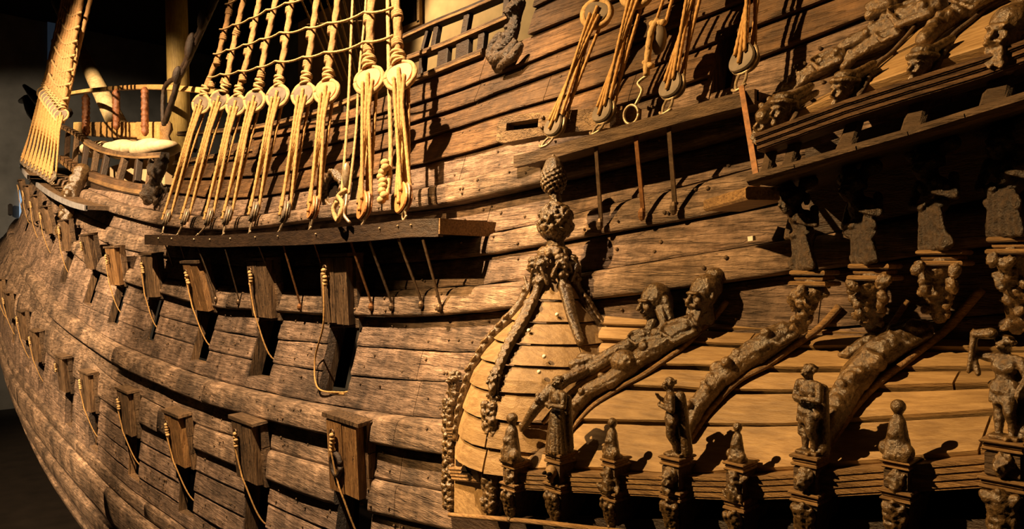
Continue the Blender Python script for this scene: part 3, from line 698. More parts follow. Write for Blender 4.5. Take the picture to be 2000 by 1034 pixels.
for j, r_ in enumerate(rows):
    mb = MB(); pts = []
    for a, b in zip(r_, r_[1:]):
        A, B = shp(*a)+Vector((0, -.07, 0)), shp(*b)+Vector((0, -.07, 0))
        for k in range(6): tt = k/6; pts.append(A.lerp(B, tt)+Vector((0, 0, -.16*tt*(1-tt)*(B-A).length)))
    pts.append(B); 
    single('ratline', mb.rope(pts, .018, .08, .03, 7), M['rope2'], ['lowest thin sagging rope rung across the main shrouds', 'second sagging rope rung across the main shrouds', 'third sagging rope rung across the forward main shrouds', 'topmost short rope rung across the forward main shrouds'][j], 'rope rung', pts[0], 'ratlines across the main shrouds', True)
# thin falls beside the big deadeyes
def rope_thing(name, pts, r, mat, label, cat='rope', group=None, pitch=None):
    return single(name, MB().rope(spline(pts, 4) if len(pts) > 2 else pts, r, pitch or r*4.5, r*1.4, 7), mat, label, cat, pts[0], group, True)
rope_thing('running_rope', [shp(676, 405)+V(0, -.08, 0), shp(674, 300), shp(681, 190), shp(687, 40), shp(690, -20)], .02, M['rope2'], 'thin pale rope rising just forward of the first large orange discs')
rope_thing('running_rope', [shp(690, 380)+V(0, -.06, 0), shp(696, 250), shp(701, 150), shp(712, 40), shp(716, -20)], .018, M['rope2'], 'thin pale rope close against the first large orange upper disc')
rope_thing('running_rope', [shp(766, 390)+V(0, -.08, 0), shp(763, 310), shp(760, 150), shp(757, -20)], .028, M['rope2'], 'stout pale rope rising forward of the aftmost large orange discs')
kb = MB()
for k in range(9): kb.ball(shp(762+random.uniform(-5, 5), 320+k*9)+V(0, -.1, 0), (.06, .05, .05), 8, 5)
single('rope_knot', kb, M['rope2'], 'bulky pale rope knot beside the aftmost lower orange disc', 'knot', shp(762, 350), None, True)
pts = [shp(675, 395)+V(0, -.12, 0), shp(668, 412)+V(0, -.12, 0), shp(673, 432)+V(0, -.1, 0), shp(683, 424)+V(0, -.14, 0), shp(686, 400)+V(0, -.12, 0), shp(678, 384)+V(0, -.12, 0), shp(690, 372)+V(0, -.1, 0)]
rope_thing('rope_coil', pts, .03, M['rope2'], 'loose looped rope end hanging forward of the first large orange lower disc')
t = thing('hook_block', 'small pale pulley hooked to the main channel beside the loose rope loop', 'pulley', shp(684, 330))
part('shell', MB().ball(shp(684, 345)+V(0, -.05, 0), (.05, .06, .17), 10, 8), M['bright'], t, True)
part('hook', MB().tube(spline([shp(686, 372)+V(0, -.06, 0), shp(690, 400)+V(0, -.1, 0), shp(686, 420)+V(0, -.1, 0), shp(692, 436)+V(0, -.06, 0)], 5), .02, 7), M['bright'], t, True)
# opposite-side shrouds glimpsed behind the main rigging
for k, (x0, y0, x1, y1) in enumerate(((655, 150, 582, -15), (668, 158, 600, -15), (682, 166, 618, -15), (694, 172, 634, -15), (704, 178, 650, -15), (715, 184, 668, -15), (726, 190, 686, -15), (736, 190, 700, -15))):
    rope_thing('far_shroud', [onY(x0, y0, 12.5), onY(x1, y1, 11.2)], .035, M['rope2'], 'x', 'rope', 'far side shrouds seen between the near ones')['label'] = '%s pale far-side shroud glimpsed behind the near ones, counted from the bow' % (look+['eighth'])[k]
for k, (y0, y1) in enumerate(((40, 62), (95, 112))):
    rope_thing('far_ratline', [onY(600+k*28, y0+8, 11.9), onY(720, y1-22, 11.9)], .02, M['rope2'], ['upper', 'lower'][k]+' thin rope rung crossing the far-side shrouds', 'rope rung')
# fore shrouds
n = 9
for i in range(n):
    f = i/(n-1); a = Vector((46+f*56, 312+f*34)); b = Vector((84+f*36, 182+f*44)); c = Vector((128+f*34, -20))
    lo = onH(a.x, a.y, .78); 
    def fp_(px, py, lo=lo): return onPl(px, py, lo.y, .2, lo.z)
    mid = [fp_(b.x+(c.x-b.x)*q, b.y+(c.y-b.y)*q) for q in (.12, .3, .5, .75)]
    tackle(lo, fp_(b.x, b.y), mid+[fp_(c.x, c.y)], .2, ('%s shroud of the bow fan' % (look+['eighth', 'aftmost'])[i])+', seized rope over crowded lanyards', 'fore shrouds', mids=mid[:3], rs=.085, lr=.034, chain=onH(a.x+2, a.y+14, .75), nrm_u=Vector((.8, -.7, 0)), nrm_l=Vector((.3, -1, .1)), rope='rope', name='fore_shroud', parts5=False)
for j in range(7):
    y0 = 20+j*26; xa = 124-j*5.6; xb = 158-j*4.2
    A = onH(60, 318, .85); pa = onPl(xa, y0-6, A.y, .2, A.z); pb = onPl(xb, y0+4+j*2, onH(100, 345, .85).y, .2, onH(100, 345, .85).z)
    rope_thing('fore_ratline', [pa, (pa+pb)/2+V(0, -.05, -.25), pb], .045, M['rope2'], '%s rope rung from the top across the bow shrouds' % (['topmost', 'second', 'third', 'fourth', 'fifth', 'sixth', 'lowest'][j]), 'rope rung', 'ratlines across the fore shrouds')
lo = onH(110, 330, .6)
rope_thing('running_rope', [onPl(122, 240, lo.y, .2, lo.z), onPl(150, 110, lo.y, .2, lo.z), onPl(181, -20, lo.y, .2, lo.z)], .07, M['shroud'], 'single taut rope just aft of the bow shrouds')
# mizzen lanyards
def uzp(px, py): return onPl(px, py, UCY, .3, .9)
mz = [((1085, 246), (1166, 28), (1176, -40), 'first mizzen lanyard set, at the slotted chock'), ((1181, 218), (1245, -12), (1250, -60), 'second mizzen lanyard set, pale lower disc'), ((1314, 168), (1366, -60), (1372, -90), 'third mizzen lanyard set, aft of the hanging pulley'), ((1454, 116), (1478, -110), (1482, -140), 'aftmost mizzen lanyard set, beside the arched opening')]
fz = [(1060, 287), (1160, 262), (1298, 222), (1442, 176)]
for (a, b, c, lab), f_ in zip(mz, fz):
    tackle(uzp(*a), uzp(*b), [uzp(*c), uzp(c[0]+8, c[1]-30)], .12, lab, 'mizzen lanyards', rs=.045, lr=.0165, chain=onY(f_[0], f_[1], UCY), nrm_l=Vector((-.2, -1, -.1)), nrm_u=Vector((.3, -1, -.2)))
t = thing('tackle_block', 'grey oval pulley with hooked tackle hanging between mizzen lanyards', 'pulley', uzp(1290, 80))
part('shell', MB().ball(uzp(1291, 78)+V(0, -.05, 0), (.085, .06, .14), 14, 10), M['dead'], t, True)
part('strop', MB().rope(spline([uzp(1298, 45)+V(0, -.1, 0), uzp(1289, 70)+V(0, -.13, 0), uzp(1278, 120)+V(0, -.1, 0), uzp(1270, 150)+V(0, -.06, 0)], 5), .03, .1, .03, 8), M['rope2'], t, True)
kb = MB(); 
for k in range(5): kb.ball(uzp(1272+k*2.5, 126+k*1.5)+V(0, -.08, 0), (.035, .035, .025), 8, 5)
for k in range(5): kb.ball(uzp(1288+k*5, 52-k*.6)+V(0, -.1, 0), (.035, .035, .03), 8, 5)
part('knot', kb, M['rope2'], t, True)
part('hook', MB().tube(spline([uzp(1272, 150)+V(0, -.06, 0), uzp(1254, 165)+V(0, -.06, 0), uzp(1262, 180)+V(0, -.06, 0), uzp(1248, 210)+V(0, -.06, 0)], 6), .014, 7), M['bright'], t, True)
c = uzp(1241, 226)+V(0, -.06, 0); part('ring', MB().tube([c+V(.075*math.cos(a), .0, .08*math.sin(a)) for a in np.linspace(0, 2*PI, 25)], .013, 7), M['bright'], t, True)
part('fall_rope', MB().rope([uzp(1300, 45), uzp(1318, -20)], .016, .06, .02, 7), M['rope'], t, True)
part('fall_rope', MB().rope([uzp(1275, 60), uzp(1302, -20)], .014, .06, .02, 7), M['rope'], t, True)
# ------------------------------------------------------------ carving: organic bodies grown from overlapping volumes
def rot_to(z, y=None):
    z = Vector(z).normalized(); y = Vector(y) if y is not None else (Vector((0, 0, 1)) if abs(z.z) < .9 else Vector((0, 1, 0)))
    y = (y-z*y.dot(z)).normalized(); x = y.cross(z); return Matrix(((x.x, y.x, z.x), (x.y, y.y, z.y), (x.z, y.z, z.z)))
def sculpt(prims, vox, amp=.0, freq=20, smooth=2, grain=None):
    mb = MB()
    for p in prims:
        if p[0] == 'c':
            a, b, r0, r1 = Vector(p[1]), Vector(p[2]), p[3], p[4]
            if (b-a).length < 1e-5: mb.ball(a, r0, 10, 6); continue
            d = (b-a).normalized()
            pts = [a-d*r0*.98, a-d*r0*.7, a, b, b+d*r1*.7, b+d*r1*.98]; mb.tube(pts, [r0*.2, r0*.71, r0, r1, r1*.71, r1*.2], 10)
        elif p[0] == 'e': mb.ball(p[1], p[2], 12, 8, p[3] if len(p) > 3 else None)
        elif p[0] == 'b': mb.box(p[1], p[2], p[3] if len(p) > 3 else None)
    me = mb.mesh('tmp'); o = bpy.data.objects.new('tmp', me); COL.objects.link(o)
    m = o.modifiers.new('r', 'REMESH'); m.mode = 'VOXEL'; m.voxel_size = vox; m.adaptivity = 0
    if smooth: s = o.modifiers.new('s', 'SMOOTH'); s.iterations = smooth; s.factor = .5
    dg = bpy.context.evaluated_depsgraph_get(); ev = o.evaluated_get(dg); out = bpy.data.meshes.new_from_object(ev)
    bpy.data.objects.remove(o); bpy.data.meshes.remove(me)
    if amp:
        n = len(out.vertices); co = np.empty(n*3, dtype=np.float32); out.vertices.foreach_get('co', co); co = co.reshape(-1, 3)
        nr = np.array([tuple(v.normal) for v in out.vertices]) if n < 60000 else np.zeros((n, 3))
        dd = np.array([noise.noise(Vector(c)*freq)+.6*noise.noise(Vector(c)*freq*2.3) for c in co.tolist()])
        dd = -np.abs(dd)+.25
        co = co+nr*(dd*amp)[:, None]; out.vertices.foreach_set('co', co.astype(np.float32).ravel())
    out.polygons.foreach_set('use_smooth', [True]*len(out.polygons)); out.update(); return out
def xf(prims, B, c, s=1.0):
    c = Vector(c); o = []
    for p in prims:
        if p[0] == 'c': o.append(('c', B @ (Vector(p[1])*s)+c, B @ (Vector(p[2])*s)+c, p[3]*s, p[4]*s))
        else: o.append((p[0], B @ (Vector(p[1])*s)+c, tuple(q*s for q in p[2]), B @ p[3] if len(p) > 3 else B.copy()))
    return o
def frame(front, up=(0, 0, 1)):       # local: -Y front, Z up
    f = Vector(front).normalized(); u = Vector(up); u = (u-f*u.dot(f)).normalized(); y = -f; x = y.cross(u)
    return Matrix(((x.x, y.x, u.x), (x.y, y.y, u.y), (x.z, y.z, u.z)))
def head(style='curly', seed=0):      # head 1 unit tall, centred; face along -Y
    r = random.Random(seed)
    P = [('e', (0, .06, .08), (.34, .40, .40)), ('e', (0, -.07, -.12), (.26, .30, .34)), ('e', (0, -.20, -.36), (.13, .13, .11)),
         ('c', (0, -.37, .02), (0, -.47, -.14), .045, .075), ('e', (0, -.31, .09), (.26, .10, .05)), ('e', (-.16, -.26, -.12), (.10, .10, .11)), ('e', (.16, -.26, -.12), (.10, .10, .11)),
         ('e', (0, -.35, -.24), (.11, .06, .03)), ('e', (0, -.34, -.29), (.09, .06, .03)), ('e', (-.13, -.31, .02), (.06, .05, .035)), ('e', (.13, -.31, .02), (.06, .05, .035)),
         ('c', (-.34, .05, -.05), (-.34, .07, .07), .05, .06), ('c', (.34, .05, -.05), (.34, .07, .07), .05, .06), ('c', (0, .1, -.25), (0, .15, -.62), .19, .2)]
    if style == 'curly':
        for _ in range(46):
            a = r.uniform(0, 2*PI); e = r.uniform(-.3, 1.5); q = (math.cos(a)*math.cos(e)*.40, .12+math.sin(a)*math.cos(e)*.42, .14+math.sin(e)*.38)
            if q[1] < -.22 and q[2] < .34: continue
            P.append(('e', q, (r.uniform(.08, .12),)*3))
    elif style == 'veil':
        P += [('e', (0, .16, .14), (.42, .44, .44)), ('e', (0, .3, -.1), (.36, .36, .5))]
        for k in range(-4, 5):
            a = k*.3; P.append(('c', (math.sin(a)*.42, -.05+.3*(1-math.cos(a)), .45*math.cos(a)*.9), (math.sin(a)*.42, .5, -.6-.04*abs(k)), .06, .07))
    elif style == 'beard':
        P += [('e', (0, .15, .2), (.40, .42, .36))]
        for _ in range(24):
            x = r.uniform(-.2, .2); z = r.uniform(-.62, -.28); P.append(('c', (x, -.26-(.3+z)*.1, z+.05), (x*1.1, -.34, z-.12), .07, .045))
        P += [('c', (-.17, -.38, -.24), (0, -.42, -.2), .045, .06), ('c', (.17, -.38, -.24), (0, -.42, -.2), .045, .06), ('e', (0, .42, .52), (.26, .26, .2)), ('e', (0, .3, .3), (.3, .3, .3))]
    elif style == 'cap':
        P += [('e', (0, .08, .3), (.5, .56, .17)), ('e', (0, .15, .48), (.40, .46, .2)), ('c', (-.4, -.1, .26), (.4, -.1, .26), .08, .08), ('c', (-.3, .35, .2), (-.3, .5, -.5), .12, .09), ('c', (.3, .35, .2), (.3, .5, -.5), .12, .09)]
        P += [('c', (-.17, -.36, -.23), (0, -.42, -.19), .04, .05), ('c', (.17, -.36, -.23), (0, -.42, -.19), .04, .05), ('e', (0, -.32, -.46), (.13, .12, .12))]
    elif style == 'bald': P += [('e', (0, .1, .18), (.38, .42, .36))]
    return P
def hand(c, d, side, s):              # palm, four fingers, thumb at the side
    c, d = Vector(c), Vector(d).normalized(); x = Vector(side).normalized(); n = d.cross(x); P = [('c', c, c+d*.35*s, .17*s, .2*s)]
    for k, L in zip((-1.5, -.5, .5, 1.5), (.36, .44, .42, .32)):
        a = c+d*.45*s+x*(k*.11*s); m = a+d*L*.55*s+n*.05*s; P += [('c', a, m, .058*s, .052*s), ('c', m, m+d*L*.35*s+n*.14*s, .05*s, .04*s)]
    a = c+d*.1*s+x*.18*s; P += [('c', a, a+(d*.6+x*.6)*.3*s, .065*s, .05*s)]; return P
def person(arms='folded', lower='skirt', hstyle='curly', seed=0, turn=0.0):
    """standing figure 1 unit tall on z=0, front -Y"""
    P = [('e', (0, .0, .52), (.095, .075, .09)), ('e', (0, 0, .61), (.075, .06, .09)), ('e', (0, -.005, .70), (.105, .075, .10)), ('c', (-.09, 0, .775), (.09, 0, .775), .045, .045), ('c', (0, 0, .79), (0, -.01, .86), .038, .033)]
    P += xf(head(hstyle, seed), Matrix.Rotation(turn, 3, 'Z'), (0, -.012, .915), .155)
    if lower == 'skirt':
        P += [('c', (0, 0, .5), (0, .01, .04), .095, .125)]
        for k in range(11):
            a = PI+PI*(k/10); P.append(('c', (.08*math.cos(a), .08*math.sin(a), .5), (.125*math.cos(a+.15), .125*math.sin(a+.15), .0), .016, .024))
    else:
        for s in (-1, 1):
            P += [('c', (.05*s, 0, .5), (.06*s, -.03*s-.01, .28), .068, .046), ('c', (.06*s, -.03*s-.01, .28), (.055*s, .01, .16), .046, .042), ('c', (.055*s, .01, .16), (.05*s, 0, .03), .04, .025), ('c', (.05*s, .01, .02), (.06*s, -.075, .015), .027, .022)]
        P += [('c', (-.1, .02, .50), (.1, -.01, .45), .05, .05), ('e', (0, -.02, .47), (.1, .07, .06))]
        for k in range(5): P.append(('c', (-.06+.03*k, -.05, .5), (-.07+.035*k, -.06, .36-.02*(k % 2)), .022, .018))
    sh = lambda s: (.12*s, 0, .77)
    def arm(s, e, w_, hd):
        return [('c', sh(s), e, .042, .032), ('c', e, w_, .032, .022)]+hand(w_, hd, (0, 0, 1), .11)
    if arms == 'folded': P += arm(-1, (-.15, -.02, .62), (-.02, -.12, .60), (1, -.1, .05))+arm(1, (.15, -.02, .62), (.02, -.13, .63), (-1, -.1, .05))
    elif arms == 'chest': P += arm(-1, (-.16, -.03, .63), (-.06, -.12, .74), (.6, -.2, .6))+arm(1, (.15, .0, .61), (.03, -.12, .66), (-1, -.1, .1))
    elif arms == 'raised': P += arm(-1, (-.20, -.05, .80), (-.19, -.10, .97), (.1, 0, 1))+arm(1, (.17, .0, .62), (.14, -.06, .48), (0, -.1, -1))+[('c', (-.21, -.11, .62), (-.17, -.1, 1.0), .02, .03), ('c', (-.17, -.1, 1.0), (-.05, -.08, 1.02), .035, .05)]
    elif arms == 'down': P += arm(-1, (-.16, .0, .62), (-.14, -.05, .49), (0, -.1, -1))+arm(1, (.16, .0, .62), (.10, -.10, .56), (-.5, -.4, -.4))
    return P
def lumps(n, box, r, seed, leafy=True):
    rr = random.Random(seed); P = []
    for _ in range(n):
        c = (rr.uniform(-box[0], box[0]), rr.uniform(-box[1], box[1]), rr.uniform(*box[2])); q = rr.uniform(r*.6, r)
        if leafy:
            a = rr.uniform(0, PI); R = Matrix.Rotation(rr.uniform(-.9, .9), 3, 'Y') @ Matrix.Rotation(rr.uniform(-.6, .6), 3, 'X'); P.append(('e', c, (q*.55, q*.45, q*1.3), R))
        else: P.append(('e', c, (q, q*.7, q)))
    return P
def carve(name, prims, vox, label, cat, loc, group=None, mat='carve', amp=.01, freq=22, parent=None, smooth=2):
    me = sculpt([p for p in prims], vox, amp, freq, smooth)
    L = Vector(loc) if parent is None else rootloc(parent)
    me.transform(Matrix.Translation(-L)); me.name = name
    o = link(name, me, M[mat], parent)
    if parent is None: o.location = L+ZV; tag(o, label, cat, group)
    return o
VR = Vector((CT, ST, 0)); VF = Vector((-ST, CT, 0))          # image right, into the picture
OUT = Vector((-.12, -1, 0)).normalized()                     # outboard
def pxm(p): return FOC/Vector(p).dot(VF)                     # pixels per metre at a point

# ------------------------------------------------------------ lower gallery: turret roof, main roof
GY = 4.0
DC = Vector((-4.37, 4.75, 0)); DR = [.03, .158, .325, .548, .70, .80, .86]; DZ = [.12, -.195, -.456, -.70, -.946, -1.3, -1.7]
def dz(r): return float(np.interp(r, DR, DZ))
def dr(z): return float(np.interp(-z, [-q for q in DZ], DR))
ANG = [math.radians(a) for a in (188, 225, 272, 335, 380, 405)]
def dome_pt(a, r, off=0.0): return Vector((DC.x+(r+off)*math.cos(a), DC.y+(r+off)*math.sin(a), dz(r)))
TUR = thing('turret_roof', 'bell-shaped planked roof of the round corner turret, between scaly mermaid ribs', 'roof', DC+V(0, 0, -1.7))
lev = [.14, -.02, -.31, -.50, -.67, -.84, -1.05, -1.27, -1.50, -1.7]
for i in range(len(lev)-1):
    for j in range(len(ANG)-1):
        if i == 0 and j: continue
        za, zb = lev[i]-.006, lev[i+1]+.008
        if i == 0:
            continue
        mb = MB(); n = 4; rows_ = []
        for z_, off in ((zb, .03), (zb+.004, .036), ((za+zb)/2, .026), (za, .008), (za, -.05), (zb, -.05)):
            r = dr(z_); A = Vector((DC.x+(r+off)*math.cos(ANG[j]), DC.y+(r+off)*math.sin(ANG[j]), z_)); B = Vector((DC.x+(r+off)*math.cos(ANG[j+1]), DC.y+(r+off)*math.sin(ANG[j+1]), z_))
            row = []
            for k in range(n+1):
                f = .012+k/n*.976; q = A.lerp(B, f); o_ = (q-V(DC.x, DC.y, q.z)); q = q+o_*.10*math.sin(PI*f)*1.0
                q.z += noise.noise(q*4+V(i, j, 0))*.014; row.append(q)
            rows_.append(row)
        vs = [q for r_ in rows_ for q in r_]; N = len(rows_)
        fs = [(a*(n+1)+k, a*(n+1)+k+1, ((a+1) % N)*(n+1)+k+1, ((a+1) % N)*(n+1)+k) for a in range(N) for k in range(n)]
        fs += [tuple(a*(n+1) for a in range(N-1, -1, -1)), tuple(a*(n+1)+n for a in range(N))]
        mb.add(vs, fs); part('roof_plank', mb, M['roof'], TUR)
for px, py in ((1088, 615), (1063, 697), (1053, 727), (1033, 646)):
    r_ = ray(px, py); t = 5.0
    while t < 8:
        q = Vector(r_*t); rr = math.hypot(q.x-DC.x, q.y-DC.y)
        if rr < dr(q.z)+.05: break
        t += .01
    part('white_peg', MB().ball(q, .018, 10, 6), M['white'], TUR, True)
# mermaid ribs
def rib(a, r1, seed, label):
    P = []; rs_ = np.linspace(.07, r1, 22); pts = [dome_pt(a, r, .05) for r in rs_]
    o_ = Vector((math.cos(a), math.sin(a), 0)); tn = Vector((-math.sin(a), math.cos(a), 0))
    # arc-length parameter
    L = [0]
    for p, q in zip(pts, pts[1:]): L.append(L[-1]+(q-p).length)
    T = L[-1]
    def at(s):
        x = s*T; i = max(0, min(len(L)-2, int(np.searchsorted(L, x))-1)); f = (x-L[i])/max(1e-6, L[i+1]-L[i]); return pts[i].lerp(pts[i+1], f), (pts[i+1]-pts[i]).normalized()
    h0, d0 = at(.02); P += xf(head('curly', seed), frame(o_*1.0+V(0, 0, -.2), (0, 0, 1)), h0+V(0, 0, .0)+o_*.05, .15)
    c0, _ = at(.14); c1, _ = at(.24); c2, _ = at(.32)
    P += [('c', h0+V(0, 0, -.06)+o_*.02, c0, .03, .035), ('e', c0+o_*.01, (.06, .06, .06)), ('c', c0, c1, .055, .038), ('c', c1, c2, .04, .052)]
    for s in (-1, 1):
        P += [('c', c0+tn*(.06*s)+V(0, 0, .04), c0+tn*(.095*s)+V(0, 0, -.02)+o_*.02, .024, .02), ('c', c0+tn*(.095*s)+V(0, 0, -.02)+o_*.02, c0+tn*(.05*s)+V(0, 0, .10)+o_*.05, .019, .014)]
        P += [('e', c0+tn*(.028*s)+o_*.055+V(0, 0, -.01), (.024, .02, .022))]
    N = 13
    for k in range(N):
        s = .32+.68*k/N; p, d = at(s); q, _ = at(min(1, s+.68/N*1.2)); w_ = .055-.018*k/N
        P.append(('c', p, q, w_*.85, w_*.85)); nn = d.cross(tn).normalized(); nn = nn if nn.dot(o_) > 0 else -nn
        for x in (-.5, .5): P.append(('e', p+d*.01+nn*w_*.75+tn*(x*w_), (w_*.62, w_*.28, w_*.75), frame(nn, -d)))
        P.append(('e', p+d*.04+nn*w_*.85, (w_*.62, w_*.28, w_*.7), frame(nn, -d)))
    return carve('mermaid_rib', P, .0085, label, 'carving', at(1)[0], 'scaly mermaid ribs of the turret roof', amp=.003, freq=40, smooth=1)
rib(ANG[1], .84, 1, 'leftmost carved mermaid rib, curving down to the outer turret post')
rib(ANG[2], .73, 2, 'carved mermaid rib running down behind the front turret post')
rib(ANG[3], .50, 3, 'short straight carved mermaid rib in the middle of the turret roof')
rib(ANG[4], .66, 4, 'carved mermaid rib on the aft side, ending near the veiled head')
# crown, globe, cone
A0_ = DC+V(0, 0, .10)
P = [('c', A0_+V(.10*math.cos(a), .10*math.sin(a), .03), A0_+V(.10*math.cos(a+.5), .10*math.sin(a+.5), .03), .035, .035) for a in np.linspace(0, 2*PI, 13)]
P += [('e', A0_+V(.12*math.cos(a), .12*math.sin(a), .0), (.04, .04, .05)) for a in np.linspace(0, 2*PI, 11)]+[('c', A0_+V(0, 0, -.08), A0_+V(0, 0, .12), .09, .06)]
carve('crown_ring', P, .01, 'lumpy carved collar joining the mermaid heads under the foliage globe', 'carving', A0_)
G0 = onPl(1085, 434, DC.y, 0, 0); rr = random.Random(5)
P = [('e', G0, (.155, .155, .165))]
for _ in range(120):
    z = rr.uniform(-.95, .95); a = rr.uniform(0, 2*PI); c = math.sqrt(1-z*z); n_ = Vector((c*math.cos(a), c*math.sin(a), z)); t_ = n_.orthogonal()
    t_ = Matrix.Rotation(rr.uniform(0, 6), 3, n_) @ t_
    P.append(('e', G0+Vector((n_.x*.155, n_.y*.155, n_.z*.165)), (rr.uniform(.015, .03), .022, rr.uniform(.03, .055)), frame(n_, t_)))
P += [('c', G0+V(0, 0, .15), G0+V(0, 0, .26), .06, .05), ('c', G0+V(0, 0, -.15), G0+V(0, 0, -.22), .07, .09)]
carve('foliage_globe', P, .0085, 'round carved globe of tangled foliage beneath the pinecone finial', 'carving', G0-V(0, 0, .2), amp=.012, freq=35, smooth=1)
C0 = onPl(1081, 378, DC.y, 0, 0); P = [('e', C0+V(0, 0, .165), (.105, .105, .175)), ('c', C0+V(0, 0, -.03), C0+V(0, 0, .05), .045, .06)]
for k in range(150):
    f = k/150; z = .01+f*.33; a = k*2.399963; r_ = .112*math.sin(PI*min(1, (z+.03)/.36)**.85)**.75
    n_ = Vector((math.cos(a), math.sin(a), .3)).normalized(); P.append(('e', C0+V(r_*math.cos(a), r_*math.sin(a), z), (.018, .013, .02), frame(n_)))
carve('pinecone_finial', P, .0065, 'large carved pinecone topping the turret roof', 'finial', C0, amp=.002, freq=60, smooth=1)

def ze(X): return float(np.interp(X, [-5.6, -4.14, -2.57, -2.145, -1.67, -.916, 0, 1.2], [-1.9, -1.65, -1.356, -1.268, -1.143, -.92, -.60, -.15]))
ZT = -.34
RT = 5.12
def roof_pt(X, s, off=0.0):
    z0 = ze(X); y = GY+.02+(RT-GY-.02)*s; z = z0+(ZT-z0)*(s+.10*math.sin(PI*s)); n = Vector((0, -(ZT-z0), RT-GY)).normalized()
    return Vector((X, y, z))+n*off
def pick(px, py, fn_above, t0=3.0, t1=9.0):
    r = ray(px, py); t = t0
    while t < t1:
        q = r*t
        if fn_above(q): break
        t += .01
    return Vector(r*t)
def below_roof(off):
    def f(q):
        s = (q[1]-GY-.02)/(RT-GY-.02)
        if s < 0: return False
        s = min(s, 1); z0 = ze(q[0]); zr = z0+(ZT-z0)*(s+.10*math.sin(PI*s))
        hit = q[2] < zr+off*1.35
        r = math.hypot(q[0]-DC.x, q[1]-DC.y)
        if q[1] > float(YH(q[0], q[2]))-.03-off: return True
        return hit or (q[2] > -1.6 and q[2] < .1 and r < dr(q[2])+off)
    return f
def onRoof(px, py, off=.0): return pick(px, py, below_roof(off))
ROOF = thing('gallery_roof', 'wide sloping roof of overlapping lit planks above the lower gallery', 'roof', (-2, 4.5, -1.4))
slev = [0, .2, .375, .5, .66, .78, .885, 1.0]
joint_px = [(1325, 1580, 1915), (1352, 1622), (1378, 1650, 1860), (1240, 1412, 1672), (1275, 1455, 1710), (1320, 1500, 1765), (1405, 1530, 1800)]
for i in range(7):
    s0, s1 = slev[i], slev[i+1]
    Xs = [-4.6]+sorted(onRoof(x, {0: 900, 1: 840, 2: 780, 3: 735, 4: 690, 5: 660, 6: 630}[i]-(x-1450)*.02).x for x in joint_px[i])+[1.0]
    sd = random.random()*20
    for a, b in zip(Xs, Xs[1:]):
        mb = MB(); n = max(3, int((b-a)/.12)); rw = []
        g_ = .011 if i else 0; prof = ((s0+g_, .012), (s0+g_+.003, .030), (s0+(s1-s0)*.35, .026), (s0+(s1-s0)*.7, .018), (s1-g_*.9, .010), (s1-g_*.9, -.04), (s0+g_, -.04))
        for s, off in prof:
            row = []
            for k in range(n+1):
                X = a+.006+(b-a-.012)*k/n; e = noise.noise(V(X*2.4, sd, s0*9))*.012+noise.noise(V(X*9, sd, s0*9))*.005
                row.append(roof_pt(X, s+(e if abs(s-s0) < .02 else e*.5), off+noise.noise(V(X*1.5, s*7, sd))*.012))
            rw.append(row)
        vs = [q for r_ in rw for q in r_]; N = len(rw)
        fs = [(q*(n+1)+k, q*(n+1)+k+1, ((q+1) % N)*(n+1)+k+1, ((q+1) % N)*(n+1)+k) for q in range(N) for k in range(n)]
        fs += [tuple(q*(n+1) for q in range(N-1, -1, -1)), tuple(q*(n+1)+n for q in range(N))]
        mb.add(vs, fs); part('roof_plank', mb, M['roof'], ROOF)
under = MB(); Xs = np.linspace(-4.9, 1, 12)
for a, b in zip(Xs, Xs[1:]):
    q = [roof_pt(a, 0, -.09), roof_pt(b, 0, -.09), roof_pt(b, 1, -.09), roof_pt(a, 1, -.09)]; under.add(q+[p-V(0, 0, .03) for p in q], [(0, 1, 2, 3), (7, 6, 5, 4)])
part('under_boarding', under, M['black'], ROOF)

# moulded lintels
def moulding(t, A, B, hgt, mat, name='moulding', dep=.028, steps=4):
    """stepped cornice bar between two points (top edge), front towards the outboard side"""
    A, B = Vector(A), Vector(B); ax = (B-A).normalized(); nr = ax.cross(V(0, 0, 1)).normalized(); nr = nr if nr.dot(V(-.3, -1, 0)) > 0 else -nr
    prof = [(-.14, 0), (dep, 0)]; z = 0
    for k in range(steps):
        d = dep*(1-.72*k/(steps)); h_ = hgt/steps
        prof += [(d, -z-h_*.62), (d-.007, -z-h_*.68), (d-.007, -z-h_*.86), (d*.0+dep*(1-.72*(k+1)/steps), -z-h_)]; z += h_
    prof += [(-.14, -hgt)]
    n = 14; vs = []; 
    for i in range(n+1):
        c = A.lerp(B, i/n); vs += [c+nr*(d+noise.noise(c*5+V(d*9, 0, z_))*.004)+V(0, 0, z_) for d, z_ in prof]
    m = len(prof); fs = [(i*m+k, i*m+(k+1) % m, (i+1)*m+(k+1) % m, (i+1)*m+k) for i in range(n) for k in range(m)]+[tuple(range(m-1, -1, -1)), tuple(n*m+k for k in range(m))]
    return part(name, MB().add2(vs, fs), M[mat], t)
LIN = thing('gallery_lintel', 'golden stepped moulding running beneath the lower gallery roof', 'moulding', (-2.5, 4, -1.5))
xs_ = [1005, 1110, 1215, 1330, 1450, 1600, 1755, 1914, 2060]; ys_ = [918, 921, 924, 927, 928, 919, 906, 892, 872]
for (x0, y0), (x1, y1) in zip(zip(xs_, ys_), zip(xs_[1:], ys_[1:])): moulding(LIN, onY(x0, y0+3, GY-.075), onY(x1, y1+3, GY-.075), .14, 'mould')
T2 = thing('turret_cornice', 'short stepped mouldings between the two turret posts', 'moulding', onY(910, 900, 4.3))
moulding(T2, onY(880, 836, 4.38), onY(942, 836, 4.06), .12, 'mould', dep=.05); moulding(T2, onY(886, 912, 4.4), onY(942, 914, 4.06), .13, 'mould', dep=.05)
